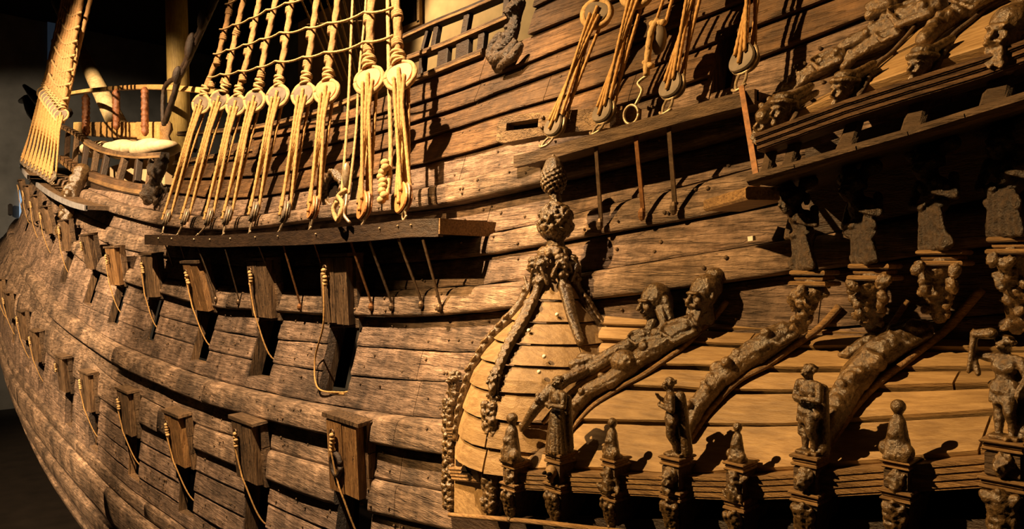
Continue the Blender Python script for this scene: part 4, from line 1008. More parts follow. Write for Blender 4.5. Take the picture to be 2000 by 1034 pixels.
b = MB(); q = [onY(880, 800, 4.46), onY(950, 800, 4.12), onY(950, 1010, 4.12), onY(880, 1000, 4.46)]; b.add(q+[p+V(0, .08, 0) for p in q], [(0, 1, 2, 3), (7, 6, 5, 4), (0, 4, 5, 1), (1, 5, 6, 2), (2, 6, 7, 3), (3, 7, 4, 0)])
b.v = b.v; part('panel', b, M['roof'], T2)
b = MB(); q = [onY(893, 862, 4.40), onY(907, 862, 4.33), onY(900, 910, 4.33), onY(893, 910, 4.40)]; b.add([p+V(0, -.02, 0) for p in q], [(0, 1, 2, 3)]); part('slit_window', b, M['black'], T2)
# lower gallery: black sheet painted as the openings' shade, and the sill rail
GB = thing('lower_gallery', 'lower gallery front between the brackets, its openings coloured black for shade', 'gallery', (-2.4, 4.3, -2.6))
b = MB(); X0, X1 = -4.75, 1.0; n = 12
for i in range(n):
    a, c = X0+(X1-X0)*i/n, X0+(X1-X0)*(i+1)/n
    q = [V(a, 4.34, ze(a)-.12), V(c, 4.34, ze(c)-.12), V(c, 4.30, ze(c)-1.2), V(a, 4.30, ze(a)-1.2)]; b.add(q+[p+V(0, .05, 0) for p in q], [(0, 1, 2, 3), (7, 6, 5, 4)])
part('interior_shade', b, M['black'], GB)
b = MB(); b.bar(onY(1437, 982, 4.2), onY(1545, 986, 4.2), .05, .03); b.bar(onY(1450, 1020, 4.2), onY(1700, 1012, 4.2), .05, .03); part('inner_rail', b, M['dark2'], GB)
b = MB(); pa = onY(1500, 950, 4.22)
P = lumps(26, (.13, .02, (-.12, .08)), .04, 77); P = xf(P, Matrix.Identity(3), pa)+[('b', pa, (.3, .03, .24))]
carve('carved_panel', P, .009, None, None, None, parent=GB)
SR = MB(); SR.tube(spline([onY(878, 1006, 3.98), onY(960, 1013, 3.88), onY(1060, 1022, 3.84), onY(1180, 1036, 3.84), onY(1300, 1048, 3.84)], 6), .02, 8)
single('sill_rail', SR, M['mould'], 'thin bright rounded rail along the bottom edge beneath the turret posts', 'rail', onY(960, 1013, 3.9), None, True)
gb = MB(); q0 = [onY(880, 1015, 4.1), onY(1010, 1020, 3.98), V(.8, 3.98, ze(.8)-.5)]
for a, c in zip(q0, q0[1:]): gb.bar(a+V(0, .1, -.25), c+V(0, .1, -.25), .1, .5)
part('base_timber', gb, M['dark'], GB)

# pedestals with brackets; statues and herms
def pedestal(px, ycap, ymid, ycap2, ytop2, ybot, half, label, face='bald', seed=0):
    c = onY(px, ycap, GY-.16); k = pxm(c); Z = lambda y: c.z-(y-ycap)/k
    hw = half/k; t = thing('bracket_pedestal', label, 'pedestal', V(c.x, c.y, Z(ybot)), 'carved bracket pedestals of the lower gallery')
    def cap(y0, y1, w0):
        b = MB(); z0, z1 = Z(y0), Z(y1); n = 3
        for i, ex in enumerate((1.0, .86, .93)):
            za, zb = z0+(z1-z0)*i/n, z0+(z1-z0)*(i+1)/n; b.box((c.x, c.y+.08, (za+zb)/2), (w0*1.95*ex, .20*ex, abs(za-zb)*.92), None, .006)
        return b
    part('cap', cap(ycap, ymid, hw*.92), M['mould'], t); part('lower_cap', cap(ycap2, ytop2, hw*1.0), M['mould'], t)
    part('block', MB().box((c.x, c.y+.10, (Z(ymid)+Z(ycap2))/2), (hw*1.4, .20, Z(ymid)-Z(ycap2)), None, .01), M['dark2'], t)
    hh = (Z(ymid)-Z(ycap2)); fc_ = V(c.x, c.y-.02, (Z(ymid)+Z(ycap2))/2)
    if face == 'skull':
        P = xf([('e', (0, 0, .1), (.36, .3, .38)), ('e', (0, -.05, -.3), (.2, .24, .2)), ('c', (0, -.3, 0), (0, -.33, -.12), .05, .07)], Matrix.Identity(3), fc_, hh*.95)
        o = carve('skull_mask', P, .006, None, None, None, parent=t, amp=.001, mat='roof'); o['label'] = 'pale skull-like mask with dark eye sockets'
        for s in (-1, 1): part('eye_socket', MB().ball(fc_+V(.15*s*hh, -.29*hh, .08*hh), (.095*hh, .03, .10*hh), 10, 6), M['black'], o, True)
    elif face == 'leaf':
        carve('leaf_carving', xf(lumps(14, (.45, .12, (-.45, .4)), .26, seed), Matrix.Identity(3), fc_+V(0, .02, 0), hh)+[('c', fc_+V(0, .02, hh*.4), fc_+V(0, .02, -hh*.4), hh*.2, hh*.3)], .0075, None, None, None, parent=t)
    else: carve('mask', xf(head(face, seed), frame((-.2, -1, 0)), fc_+V(0, .02, 0), hh*.95), .0075, None, None, None, parent=t)
    # tapered leafy bracket
    z0, z1 = Z(ytop2), Z(ybot); b = MB(); w = hw*.8
    vs = [V(c.x+sx*w*f, c.y+y, z) for z, f, y0, y1 in ((z0, 1, .0, .34), (z1, .62, .06, .22)) for sx, y in ((-1, y0), (1, y0), (1, y1), (-1, y1))]
    b.add(vs, [(3, 2, 1, 0), (4, 5, 6, 7)]+[(i, (i+1) % 4, 4+(i+1) % 4, 4+i) for i in range(4)]); part('bracket_core', b, M['dark2'], t)
    L_ = z0-z1; P = [('c', V(c.x, c.y+.0, z0-.04), V(c.x, c.y+.06, z1+.03), w*.72, w*.42)]
    rr = random.Random(seed+9)
    for i in range(5):
        f = i/5; zz = z0-L_*(.08+f*.82); ww = w*(1-.4*f)
        for sx in (-1, 0, 1): P.append(('e', V(c.x+sx*ww*.6+rr.uniform(-.01, .01), c.y-.02+.05*f-.012*(sx == 0), zz-.01*abs(sx)), (ww*.38, .028, L_*.14), Matrix.Rotation(.5*sx+rr.uniform(-.3, .3), 3, 'Y')))
        P.append(('e', V(c.x+rr.uniform(-.5, .5)*ww, c.y-.045+.05*f, zz+.03), (.016, .016, .016)))
    P += [('e', V(c.x, c.y+.03, z1+.0), (w*.45, .04, .035))]
    carve('leaf_bracket', P, .0085, None, None, None, parent=t, amp=.009, freq=38, smooth=1)
    return c, k, t
PD = [(1080, 884, 906, 944, 963, 1024, 25, 'pedestal with a pale skull-like mask, under the draped woman statue', 'skull'),
      (1189, 897, 914, 960, 980, 1030, 20, 'slim pedestal under the ball-topped herm aft of the draped woman statue', 'leaf'),
      (1309, 893, 911, 957, 979, 1042, 27, 'pedestal with a carved face, under the hunched cloaked statue', 'beard'),
      (1434, 904, 922, 974, 1000, 1060, 25, 'pedestal under the ball-topped herm between the hunched and arms-crossed statues', 'leaf'),
      (1571, 890, 913, 962, 985, 1070, 31, 'pedestal with a curly carved face, under the arms-crossed statue', 'curly'),
      (1749, 900, 917, 958, 981, 1080, 31, 'pedestal under the tall twisted ball-topped herm in half shade', 'leaf'),
      (1957, 862, 884, 935, 960, 1080, 42, 'broad shaded pedestal under the statue with one raised arm', 'curly'),
      (993, 903, 916, 944, 960, 1016, 22, 'short pedestal under the first ball-topped herm beside the turret post', 'leaf')]
tops_ = []
for i, p in enumerate(PD): tops_.append(pedestal(*p[:8], p[8], i*13+3))
def statue(i, ytop, label, arms, lower, hs, front, extra=(), dx=0, name='statue', turn=0):
    c, k, t = tops_[i]; H = (PD[i][1]-ytop)/k; base = V(c.x, c.y+.06, c.z)+VR*(dx/k)
    F_ = frame(front); W_ = Matrix.Diagonal((1.3, 1.25, 1.0)); P = []
    for p in person(arms, lower, hs, i, turn):
        wide = 1.22
        P.append((p[0], W_ @ Vector(p[1]), W_ @ Vector(p[2]), p[3]*wide, p[4]*wide) if p[0] == 'c' else (p[0], W_ @ Vector(p[1]), tuple(q*w__ for q, w__ in zip(p[2], (1.25, 1.2, 1.04))))+tuple(p[3:]))
    P = xf(P, F_, base, H*.985)
    P += [('b', base+V(0, 0, .008), (.15*H*1.6, .11*H*1.8, .02))]+xf(list(extra), frame(front), base, H)
    return carve(name, P, max(.006, H*.0105), label, 'statue', base, 'small standing statues of the lower gallery', amp=.0025, freq=45, smooth=1)
statue(0, 735, 'statue of a draped woman with folded arms on the skull-mask pedestal', 'folded', 'skirt', 'curly', (-.4, -1, 0), [('c', (.08, .1, .7), (.1, .1, .05), .05, .07)])
statue(2, 738, 'hunched statue with hands at its chest and a cloak behind bare legs', 'chest', 'legs', 'curly', (-1, -.7, -.1), [('c', (.05, .12, .75), (.06, .14, .05), .07, .08), ('c', (-.05, .12, .75), (-.06, .14, .05), .06, .08)], turn=-.2)
statue(4, 711, 'curly-haired statue with arms crossed on its belly, leg forward', 'folded', 'legs', 'curly', (-.5, -1, 0), [('c', (.1, .1, .72), (.1, .1, .05), .06, .08), ('c', (-.12, -.02, .62), (-.12, -.02, .2), .03, .03)])
statue(6, 655, 'tall dark statue raising one arm with a horn, at the far right edge', 'raised', 'legs', 'curly', (-.5, -1, 0), [('c', (.12, .1, .72), (.13, .1, .05), .06, .08), ('c', (-.2, -.1, .6), (-.24, -.1, .75), .03, .03)])
def herm(i, ytop, label, ballr=.042):
    c, k, t = tops_[i]; H = (PD[i][1]-ytop)/k; b = V(c.x, c.y+.04, c.z)
    P = xf([('e', (0, 0, .90), (.13, .13, .125)), ('c', (0, 0, .82), (0, 0, .70), .06, .085), ('c', (0, 0, .66), (0, 0, .1), .12, .2), ('e', (-.2, -.05, .16), (.12, .12, .14)), ('e', (.2, -.05, .16), (.12, .12, .14)), ('e', (0, -.1, .45), (.12, .12, .1))], frame((-.3, -1, 0)), b, H)
    for q in range(9):
        a = PI+PI*q/8; P += xf([('c', (.11*math.cos(a), .11*math.sin(a), .66), (.2*math.cos(a+.25), .19*math.sin(a+.25), .08), .03, .045)], frame((-.3, -1, 0)), b, H)
    P.append(('b', b+V(0, .0, .01), (H*.4, H*.4, .025)))
    return carve('herm', P, .0085, label, 'herm', b, 'ball-topped herms of the lower gallery', amp=.003, freq=40, smooth=1)
herm(1, 820, 'ball-topped herm between the draped woman and the hunched statue')
herm(3, 829, 'ball-topped herm between the hunched and arms-crossed statues')
herm(5, 785, 'tall ball-topped herm between the arms-crossed and raised-arm statues')
herm(7, 810, 'ball-topped herm beside the front turret post, nearest the turret')
# the two carved turret posts
for px, Y, yt, yb, half, lab, sd in ((957, GY-.04, 722, 1006, 17, 'tall carved post of heads and garlands at the turret\'s front corner', 3), (877, 4.42, 724, 1000, 15, 'tall carved post with hanging garlands where the turret meets the hull', 8)):
    c = onY(px, yb, Y); k = pxm(c); H = (yb-yt)/k; w = half/k; rr = random.Random(sd)
    P = xf(head('curly', sd), frame((-.3, -1, 0)), c+V(0, .05, H-.09), .15)+[('c', c+V(0, .07, H-.16), c+V(0, .07, .02), w*.8, w*.9), ('b', c+V(0, .08, H*.5), (w*1.5, .1, H*.82)), ('b', c+V(0, .08, H*.27), (w*2.2, .16, .04)), ('b', c+V(0, .08, H*.98-.2), (w*2, .13, .03))]
    for j in range(16):
        z = .05+j*(H-.3)/16
        for sx in (-1, 1): P.append(('e', c+V(sx*w*.55+rr.uniform(-.012, .012), -.005+rr.uniform(-.01, .01), z), (w*.5, .045, .05), Matrix.Rotation(.6*sx, 3, 'Y')))
        P.append(('e', c+V(rr.uniform(-.3, .3)*w, -.03, z+.02), (.026, .026, .03)))
    carve('carved_post', P, .0085, lab, 'carved post', c, 'carved turret posts', amp=.012, freq=34, smooth=1)

# reclining figures on the roof
def chain(pts, rad, bump=0, seed=0):
    P = []; rr = random.Random(seed)
    for i in range(len(pts)-1):
        P.append(('c', pts[i], pts[i+1], rad[i], rad[i+1]))
        if bump:
            for _ in range(bump):
                q = pts[i].lerp(pts[i+1], rr.random()); r = rad[i]; P.append(('e', q+V(rr.uniform(-.5, .5)*r, -rr.uniform(.3, .8)*r, rr.uniform(.1, .9)*r), (r*.45, r*.4, r*.45)))
    return P
def rod(name, pts, r, label, surf, mat='mould', group='rods beside the reclining figures'):
    Q = spline([surf(*p) for p in pts], 5); n = len(Q)
    mb = MB().tube([q+V(noise.noise(q*3)*.01, 0, noise.noise(q*4)*.01) for q in Q], [r*(1.1-.3*i/n) for i in range(n)], 7)
    return single(name, mb, M[mat], label, 'rod', Q[0], group, True)
FL = (-VR*.93-VF*.36+V(0, 0, -.05)).normalized()          # faces look along the ship, slightly out
R05 = lambda x, y: onRoof(x, y, .05)
R10 = lambda x, y: onRoof(x, y, .10)
R14 = lambda x, y: onRoof(x, y, .14)
R20 = lambda x, y: onRoof(x, y, .20)
rod('rope_rod', [(1312, 598), (1290, 640), (1230, 690), (1165, 730), (1105, 775), (1060, 828)], .021, 'slender rod behind the veiled woman carving', R05)
rod('rope_rod', [(1420, 588), (1390, 625), (1330, 680), (1262, 728), (1200, 765), (1150, 800), (1100, 860)], .021, 'slender rod behind the bearded man carving', R05)
rod('rope_rod', [(1640, 598), (1600, 640), (1560, 668), (1500, 712), (1440, 748), (1390, 800), (1345, 862)], .024, 'slender rod behind the reclining figure below the first gallery column', R05)
rod('rope_rod', [(1918, 565), (1870, 620), (1840, 652), (1770, 705), (1700, 760), (1650, 830), (1612, 880)], .024, 'slender rod behind the largest reclining figure', R05)
rod('rope_rod', [(1772, 588), (1735, 640), (1690, 682)], .018, 'short slender rod under the second gallery column', R05)
def recl(label, headp, hh, hstyle, body, rads, tail, trad, seed, arms=True, extra=(), fl=FL, surf=R10, name='reclining_figure', tilt=(0, 0, 1), group='reclining carved figures on the lower roof', vox=.0095):
    hc = (R20 if hh else surf)(*headp); B = [surf(*q) for q in body]; T = [surf(*q) for q in tail]
    P = []
    if hh: 
        P += xf(head(hstyle, seed), frame(fl, tilt), hc, hh); P.append(('c', hc+V(0, 0, -hh*.4)-fl*hh*.1, B[0], hh*.2, rads[0]*.7))
    P += chain(B, rads, 1, seed)+chain(T, trad, 2, seed+1)
    if arms and len(B) > 1:
        ax = (B[1]-B[0]).normalized(); nn = V(0, -.75, .65); sd = ax.cross(nn).normalized()
        for s in (-1, 1):
            sh = B[0]+nn*rads[0]*.3+sd*(s*rads[0]*.95); el = sh+ax*rads[0]*1.9+nn*.02+sd*s*.02; wr = el+ax*rads[0]*.6-sd*s*rads[0]*1.0+nn*rads[0]*.6
            P += [('c', sh, el, rads[0]*.36, rads[0]*.28), ('c', el, wr, rads[0]*.27, rads[0]*.19)]+hand(wr, -sd*s, nn, rads[0]*.9)
            P.append(('e', B[0]+ax*rads[0]*.4+nn*rads[0]*.75+sd*s*rads[0]*.4, (rads[0]*.42,)*3))
        for s in (-1, 1):
            hp_ = B[-1]; P.append(('c', hp_+sd*s*rads[-1]*.5, T[min(1, len(T)-1)]+sd*s*trad[min(1, len(T)-1)]*.5, rads[-1]*.6, trad[1]*.7 if len(trad) > 1 else .03))
    P += list(extra)
    return carve(name, P, vox, label, 'carved figure', B[-1], group, amp=.0045, freq=24, smooth=1)
e_ = [('c', R20(1290, 605), R14(1298, 635), .045, .035), ('c', R14(1298, 635), R10(1268, 668), .035, .02), ('c', R20(1300, 585), R14(1310, 622), .035, .03), ('c', R14(1310, 622), R10(1280, 662), .03, .02), ('e', R10(1146, 700), (.10, .07, .05)), ('c', R10(1120, 712), R10(1170, 700), .045, .05)]
recl('veiled woman carving leaning out from the hull above the turret roof', (1274, 592), .28, 'veil', [(1265, 655), (1232, 672), (1200, 690)], [.055, .055, .06], [(1200, 690), (1150, 720), (1105, 742), (1070, 770), (1045, 800), (1020, 838)], [.06, .06, .05, .055, .045, .03], 2, True, e_, vox=.007)
e_ = [('e', R14(1219, 708), (.115, .10, .10)), ('e', R10(1090, 770), (.05, .05, .05))]
recl('bearded man carving with a round drum at his hips, chin jutting over the roof', (1372, 578), .29, 'beard', [(1352, 640), (1320, 655), (1280, 682), (1250, 700)], [.085, .10, .09, .075], [(1235, 715), (1190, 745), (1150, 765), (1120, 800), (1100, 845)], [.07, .065, .065, .055, .03], 3, True, e_, vox=.007)
recl('headless reclining figure glinting on the roof below the first gallery column', (1560, 640), 0, 'bald', [(1545, 648), (1510, 668), (1475, 690), (1450, 705)], [.07, .09, .10, .085], [(1440, 712), (1410, 735), (1385, 765), (1362, 795), (1340, 845)], [.085, .075, .07, .065, .04], 4, True, [('e', R14(1405, 722), (.07, .06, .06))])
recl('largest reclining figure, pale back arched between roof planks and the third column', (1830, 640), 0, 'bald', [(1800, 645), (1760, 665), (1720, 690), (1700, 702)], [.07, .09, .10, .09], [(1695, 712), (1668, 742), (1645, 780), (1625, 820), (1608, 865)], [.09, .085, .08, .07, .045], 5, True, [('e', R14(1712, 708), (.06, .06, .06))])
recl('small paw-like carving on the roof under the second gallery column', (1660, 690), 0, 'bald', [(1700, 665), (1672, 684)], [.05, .045], [(1672, 684), (1655, 692), (1642, 694)], [.045, .035, .02], 6, False, [('c', R05(1680, 670), R05(1650, 690), .02, .015)])
for px, py, hx in ((1362, 530, 0), (1382, 545, 1)): pass
# ------------------------------------------------------------ upper gallery on the right
UY = 4.2
def zu(X): # eave height of the upper gallery roof
    return float(np.interp(X, UEX, UEZ))
_p = [onY(a, b, UY) for a, b in ((1483, 263), (1657, 198), (1780, 158), (1920, 114), (2060, 62))]
UEX = [p.x for p in _p]; UEZ = [p.z for p in _p]; UEX = [UEX[0]-1]+UEX; UEZ = [UEZ[0]-.17]+UEZ
URT = 5.3
def rise(X): return float(np.interp(X, [-2.3, -1.89, -1.57, -1.1, 0], [.36, .43, .60, .72, .9]))
def uz(X, s): return zu(X)+.02+rise(X)*s
def upt(X, s, off=0):
    n = Vector((0, -rise(X), URT-UY)).normalized(); return Vector((X, UY+(URT-UY)*s, uz(X, s)))+n*off
def below_u(off):
    def f(q):
        s = (q[1]-UY)/(URT-UY)
        return (0 <= s and q[2] < uz(q[0], min(s, 1))+off*1.3) or q[1] > float(YH(q[0], q[2]))-.03-off
    return f
def onU(px, py, off=.05): return pick(px, py, below_u(off))
U5 = lambda x, y: onU(x, y, .04); U10 = lambda x, y: onU(x, y, .08)
UR = thing('upper_gallery_roof', 'steep short roof of two broad planks behind the carved faces, upper right', 'roof', (-1.5, 4.6, 1.2))
lv = [0, .52, 1.0]
Xs = [-2.03, -1.75, -1.05, -.4, .6]
for i in range(2):
    for a, b in zip(Xs, Xs[1:]):
        mb = MB(); n = 8; rw = []
        for s, off in ((lv[i]+.02, .03), (lv[i]+.03, .035), (lv[i+1]-.01, .02), (lv[i+1]-.005, -.03), (lv[i]+.02, -.03)):
            rw.append([upt(a+(b-a)*k/n, s+noise.noise(V((a+(b-a)*k/n)*3, i*3, 0))*.012, off) for k in range(n+1)])
        vs = [q for r_ in rw for q in r_]; N = len(rw)
        fs = [(q*(n+1)+k, q*(n+1)+k+1, ((q+1) % N)*(n+1)+k+1, ((q+1) % N)*(n+1)+k) for q in range(N) for k in range(n)]+[tuple(q*(n+1) for q in range(N-1, -1, -1)), tuple(q*(n+1)+n for q in range(N))]
        mb.add(vs, fs); part('roof_plank', mb, M['roof'], UR)
UC = thing('upper_cornice', 'worn reddish stepped moulding beneath the upper carved faces', 'moulding', (-1.6, 4.2, .8))
pts = ((1483, 264), (1657, 199), (1780, 159), (1920, 115), (2060, 62))
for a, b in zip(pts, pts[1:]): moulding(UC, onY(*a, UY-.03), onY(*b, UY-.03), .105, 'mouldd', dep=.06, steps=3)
LR = thing('gallery_rail', 'long plain handrail beam under the balusters of the upper gallery', 'rail', (-1.6, 4.1, .6))
mb = MB(); pts = [onY(*p, 4.12) for p in ((1468, 354), (1560, 327), (1680, 292), (1780, 264), (1890, 230), (2060, 178))]
for a, b in zip(pts, pts[1:]): mb.bar(a, b+(b-a)*.02, .13, .06, (0, 0, 1), .02)
part('beam', mb, M['dark2'], LR)
mb = MB(); 
for a, b in zip(pts, pts[1:]): mb.bar(a+V(0, .5, .0), b+(b-a)*.02+V(0, .5, .0), .9, .03, (0, 0, 1))
part('floor_boards', mb, M['dark'], LR)
for k, (tx, ty, bx_, by_, w_) in enumerate(((1556, 268, 1538, 338, 9), (1672, 232, 1650, 300, 12), (1798, 192, 1782, 262, 14), (1958, 138, 1942, 212, 17), (1508, 290, 1494, 352, 8))):
    A, B = onY(tx, ty, 4.3), onY(bx_, by_, 4.16); k_ = pxm(A)
    b = MB().bar(A, B, w_*2.4/k_, .06, (0, -1, 0), .012); b.bar(A.lerp(B, .5)+V(0, .02, 0), B, w_*2.9/k_, .07, (0, -1, 0), .015)
    single('baluster', b, M['dark2'], ['second', 'third', 'fourth', 'broad rightmost', 'first dark'][k]+' slanting baluster between the upper moulding and the rail', 'baluster', B, 'balusters of the upper gallery')
mb = MB()
for a, b in zip(UEX[1:], UEX[2:]):
    q = [V(a, 4.85, zu(a)-.02), V(b, 4.85, zu(b)-.02), V(b, 4.95, zu(b)-.62), V(a, 4.95, zu(a)-.62)]; mb.add(q+[p+V(0, .04, 0) for p in q], [(0, 1, 2, 3), (7, 6, 5, 4)])
part('back_panel', mb, M['dark'], UR)
# end ledge block at the fore end of the rail
b = MB(); b.bar(onY(1412, 402, 4.75), onY(1500, 378, 4.35), .30, .085, (0, 0, 1), .015)
single('worn_ledge', b, M['mould'], 'bright worn wooden ledge stub below the fore end of the handrail', 'timber block', onY(1450, 395, 4.6))
# faces at the eave
def mask(px, py, h, style, label, seed, fl=FL, up=(.15, 0, 1), Y=UY-.02):
    c = onY(px, py, Y); k = pxm(c); H = h/k
    P = xf(head(style, seed), frame(fl, up), c, H)
    P += [('c', c+VR*H*.25+V(0, 0, H*.1), c+VR*H*1.0+V(0, .1, H*.75), H*.22, H*.12), ('c', c+VR*H*.15+V(0, 0, H*.35), c+VR*H*.9+V(0, .06, H*.95), H*.2, H*.14), ('c', c+V(0, 0, -H*.4), c+V(0, .02, -H*.65), H*.18, H*.22)]
    return carve('carved_mask', P, max(.007, H*.035), label, 'carved face', c, 'carved faces along the upper moulding', amp=.003, freq=50, smooth=1)
mask(1527, 216, 54, 'cap', 'plump carved face with puffed cheeks at the fore end of the moulding', 11)
mask(1498, 240, 56, 'beard', 'snarling long-muzzled carved head, foremost on the upper moulding', 12, up=(.5, 0, 1), Y=4.35)
mask(1646, 176, 58, 'cap', 'leering carved face under a wide cap, second along the moulding', 13)
mask(1797, 128, 60, 'cap', 'carved face in a brimmed hat, third along the moulding', 14)
mask(1965, 62, 96, 'beard', 'large bulging-browed carved head at the upper right edge', 15)
SBIG = dict(surf=U10, group='reclining carved figures on the upper roof', name='reclining_figure', vox=.0095)
recl('long reclining body above the foremost masks, ribbed back and arm', (1, 1), 0, 'bald', [(1640, 112), (1610, 128), (1575, 148)], [.075, .07, .06], [(1575, 148), (1550, 170), (1520, 195), (1490, 228)], [.06, .06, .055, .05], 21, True, **SBIG)
recl('twisted reclining body between the second and third masks', (1, 1), 0, 'bald', [(1755, 62), (1725, 78), (1695, 92)], [.055, .065, .06], [(1695, 92), (1668, 108), (1650, 128)], [.055, .05, .045], 22, True, **SBIG)
recl('dark round-backed figure at the top edge, furthest up the carved row', (1, 1), 0, 'bald', [(1820, 18), (1790, 30), (1755, 38)], [.10, .10, .08], [(1755, 38), (1710, 60), (1665, 82), (1645, 92)], [.07, .06, .05, .04], 23, True, **SBIG)
recl('knotted reclining body leading up to the large right-hand carved head', (1, 1), 0, 'bald', [(1930, -8), (1890, 15), (1860, 30)], [.07, .07, .06], [(1860, 30), (1830, 52), (1805, 78)], [.06, .055, .05], 24, True, **SBIG)
recl('shadowy leafy carving cut off by the top edge above the carved row', (1, 1), 0, 'bald', [(1740, 5), (1715, 14)], [.09, .08], [(1715, 14), (1702, 28)], [.07, .05], 25, False, **SBIG)
for k, pts in enumerate((((1535, 258), (1556, 218), (1576, 176), (1615, 148), (1657, 118), (1690, 105)), ((1669, 200), (1690, 165), (1709, 132), (1745, 98), (1774, 68), (1790, 45)), ((1815, 148), (1838, 110), (1858, 74), (1890, 45), (1923, 18), (1965, -5)))):
    rod('rope_rod', pts, .016, ['first', 'second', 'third'][k]+' bent rod between the carved faces of the upper moulding', U5, 'dark2', 'rods on the upper roof')
# gallery columns (caryatid brackets) under the rail
def caryatid(top, cor, corh, bot, halfw, label, seed, Y=4.42):
    T, C, Bt = onY(*top, Y-.05), onY(*cor, Y), onY(*bot, Y+.22); k = pxm(C); hw = halfw/k; ch = corh/k
    t = thing('caryatid_bracket', label, 'gallery bracket', Bt, 'figure brackets between the two galleries')
    H = (T-C).length; ax = (T-C).normalized(); F = frame((-.55, -1, 0), ax)
    P = [('c', C+V(0, .03, 0), T+V(0, .05, 0), hw*.36, hw*.5)]
    P += xf(head('curly', seed), F, C+ax*H*.82, H*.30)
    W_=1
    P += xf([('e', (0, 0, .60), (.15, .12, .12)), ('e', (0, 0, .45), (.11, .1, .1)), ('c', (-.2, 0, .68), (-.24, -.08, .45), .05, .04), ('c', (-.24, -.08, .45), (-.05, -.14, .42), .04, .03), ('c', (.2, 0, .68), (.25, -.05, .48), .05, .04), ('c', (.25, -.05, .48), (.1, -.15, .55), .04, .03), ('e', (-.06, -.1, .61), (.06, .05, .055)), ('e', (.06, -.1, .61), (.06, .05, .055))], F, C, H)
    rr = random.Random(seed)
    for j in range(13):
        z = rr.uniform(.02, .95); x = rr.uniform(-.17, .17); P += xf([('e', (x, -.05-rr.uniform(0, .08), z), (.05, .035, .075), Matrix.Rotation(rr.uniform(-.8, .8), 3, 'Y'))], F, C, H)
    for j in range(5): P += xf([('c', (-.1+.05*j, -.1, .38), (-.14+.07*j, -.08, .02), .03, .045)], F, C, H)
    P += xf([('e', (-.2, 0, .98), (.13, .1, .09)), ('e', (.16, 0, 1.0), (.13, .1, .09))], F, C, H)
    carve('figure', P, .0095, None, None, None, parent=t, mat='darkshadecarve', amp=.005, freq=32, smooth=1)  # darker oak puts the shade under the gallery rail into the figures' colour
    b = MB()
    for i, ex in enumerate((1.05, .85, 1.1)): b.box(C+V(0, .06, -ch*(i+.5)/3), (hw*2*ex, .22*ex, ch/3*.9), None, .008)
    part('cornice', b, M['mould'], t)
    L = (C-V(0, 0, ch)-Bt).length; P = [('c', C-V(0, -.03, ch*.9), Bt, hw*.72, hw*.42)]
    for j in range(30):
        f = rr.random(); q = (C-V(0, 0, ch)).lerp(Bt, f); w = hw*(.95-.35*f); P.append(('e', q+V(rr.uniform(-1, 1)*w, -rr.uniform(0, .9)*w, 0), (w*.34, w*.24, w*.5), Matrix.Rotation(rr.uniform(-1, 1), 3, 'Y')))
    carve('leaf_bracket', P, .0095, None, None, None, parent=t, amp=.012, freq=34, smooth=1)
caryatid((1532, 368), (1583, 528), 32, (1562, 642), 33, 'figure bracket at the fore end of the gallery, twined with garlands', 31)
caryatid((1652, 338), (1702, 515), 34, (1700, 632), 36, 'figure bracket with a scroll-like head, second along the gallery', 32)
caryatid((1800, 290), (1838, 488), 32, (1835, 618), 38, 'dark figure bracket, third along, above the largest reclining figure', 33)
caryatid((1948, 240), (1978, 462), 36, (1985, 640), 38, 'rightmost dark figure bracket beside the picture edge', 34)
# fore-end carved bracket beside the ledge and dark gallery soffit
# arched opening beside the aftmost mizzen lanyards
ao = PA[0]; c = hull_pt(ao['X'], ao['v']+ao['h'], 0); arch = MB(); w2 = ao['w']/2
for k in range(8):
    a0, a1 = PI*k/8, PI*(k+1)/8
    q = [hull_pt(ao['X']+w2*1.02, ao['v']+ao['h']+.02, .02) if False else None]
    pts_ = []
    for a in (a0, a1):
        xx = ao['X']+w2*math.cos(a); vv = ao['v']+ao['h']-w2*.9+w2*.9*math.sin(a); pts_.append(hull_pt(xx, vv, .025)); pts_.append(hull_pt(xx, ao['v']+ao['h']+.03, .025))
    p0, p1, p2, p3 = pts_; B_ = [p+V(0, .12, 0) for p in (p0, p1, p3, p2)]
    arch.add([p0, p1, p3, p2]+B_, [(0, 1, 2, 3), (7, 6, 5, 4), (0, 4, 5, 1), (1, 5, 6, 2), (2, 6, 7, 3), (3, 7, 4, 0)])
part('arch_head', arch, M['upper'], HULL)
# carved wreath round the small oval port between the main lanyards
c = onH(654, 372, .06); k = pxm(c); P = []
for j in range(22):
    a = 2*PI*j/22; q = c+V(.20*math.cos(a)*1.25, -.02, .25*math.sin(a)); P.append(('e', q+V(0, 0, 0), (.07, .05, .07))); P.append(('e', q+V(.02*math.cos(a*3), -.05, .03*math.sin(a*5)), (.035, .03, .05)))
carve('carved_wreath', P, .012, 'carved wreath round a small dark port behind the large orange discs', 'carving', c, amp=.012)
b = MB().lathe(c+V(0, .03, 0), (0, -1, .2), [(.2, 0), (.2, .02), (.02, .021)], 16); single('port_plug', b, M['black'], 'dark opening inside the carved wreath', 'opening', c+V(0, .03, 0))
# small museum markers
for px, py, w_, lab in ((1468, 466, .035, 'small white label on the wale below the handrail stub'), (1396, 527, .03, 'small white label above the bearded head'),):
    c = onH(px, py, .17 if px > 1400 else .05)
    single('paper_label', MB().box(c, (w_*1.7, .006, w_), Matrix.Rotation(-.12, 3, 'Y')), M['white'], lab, 'label', c)

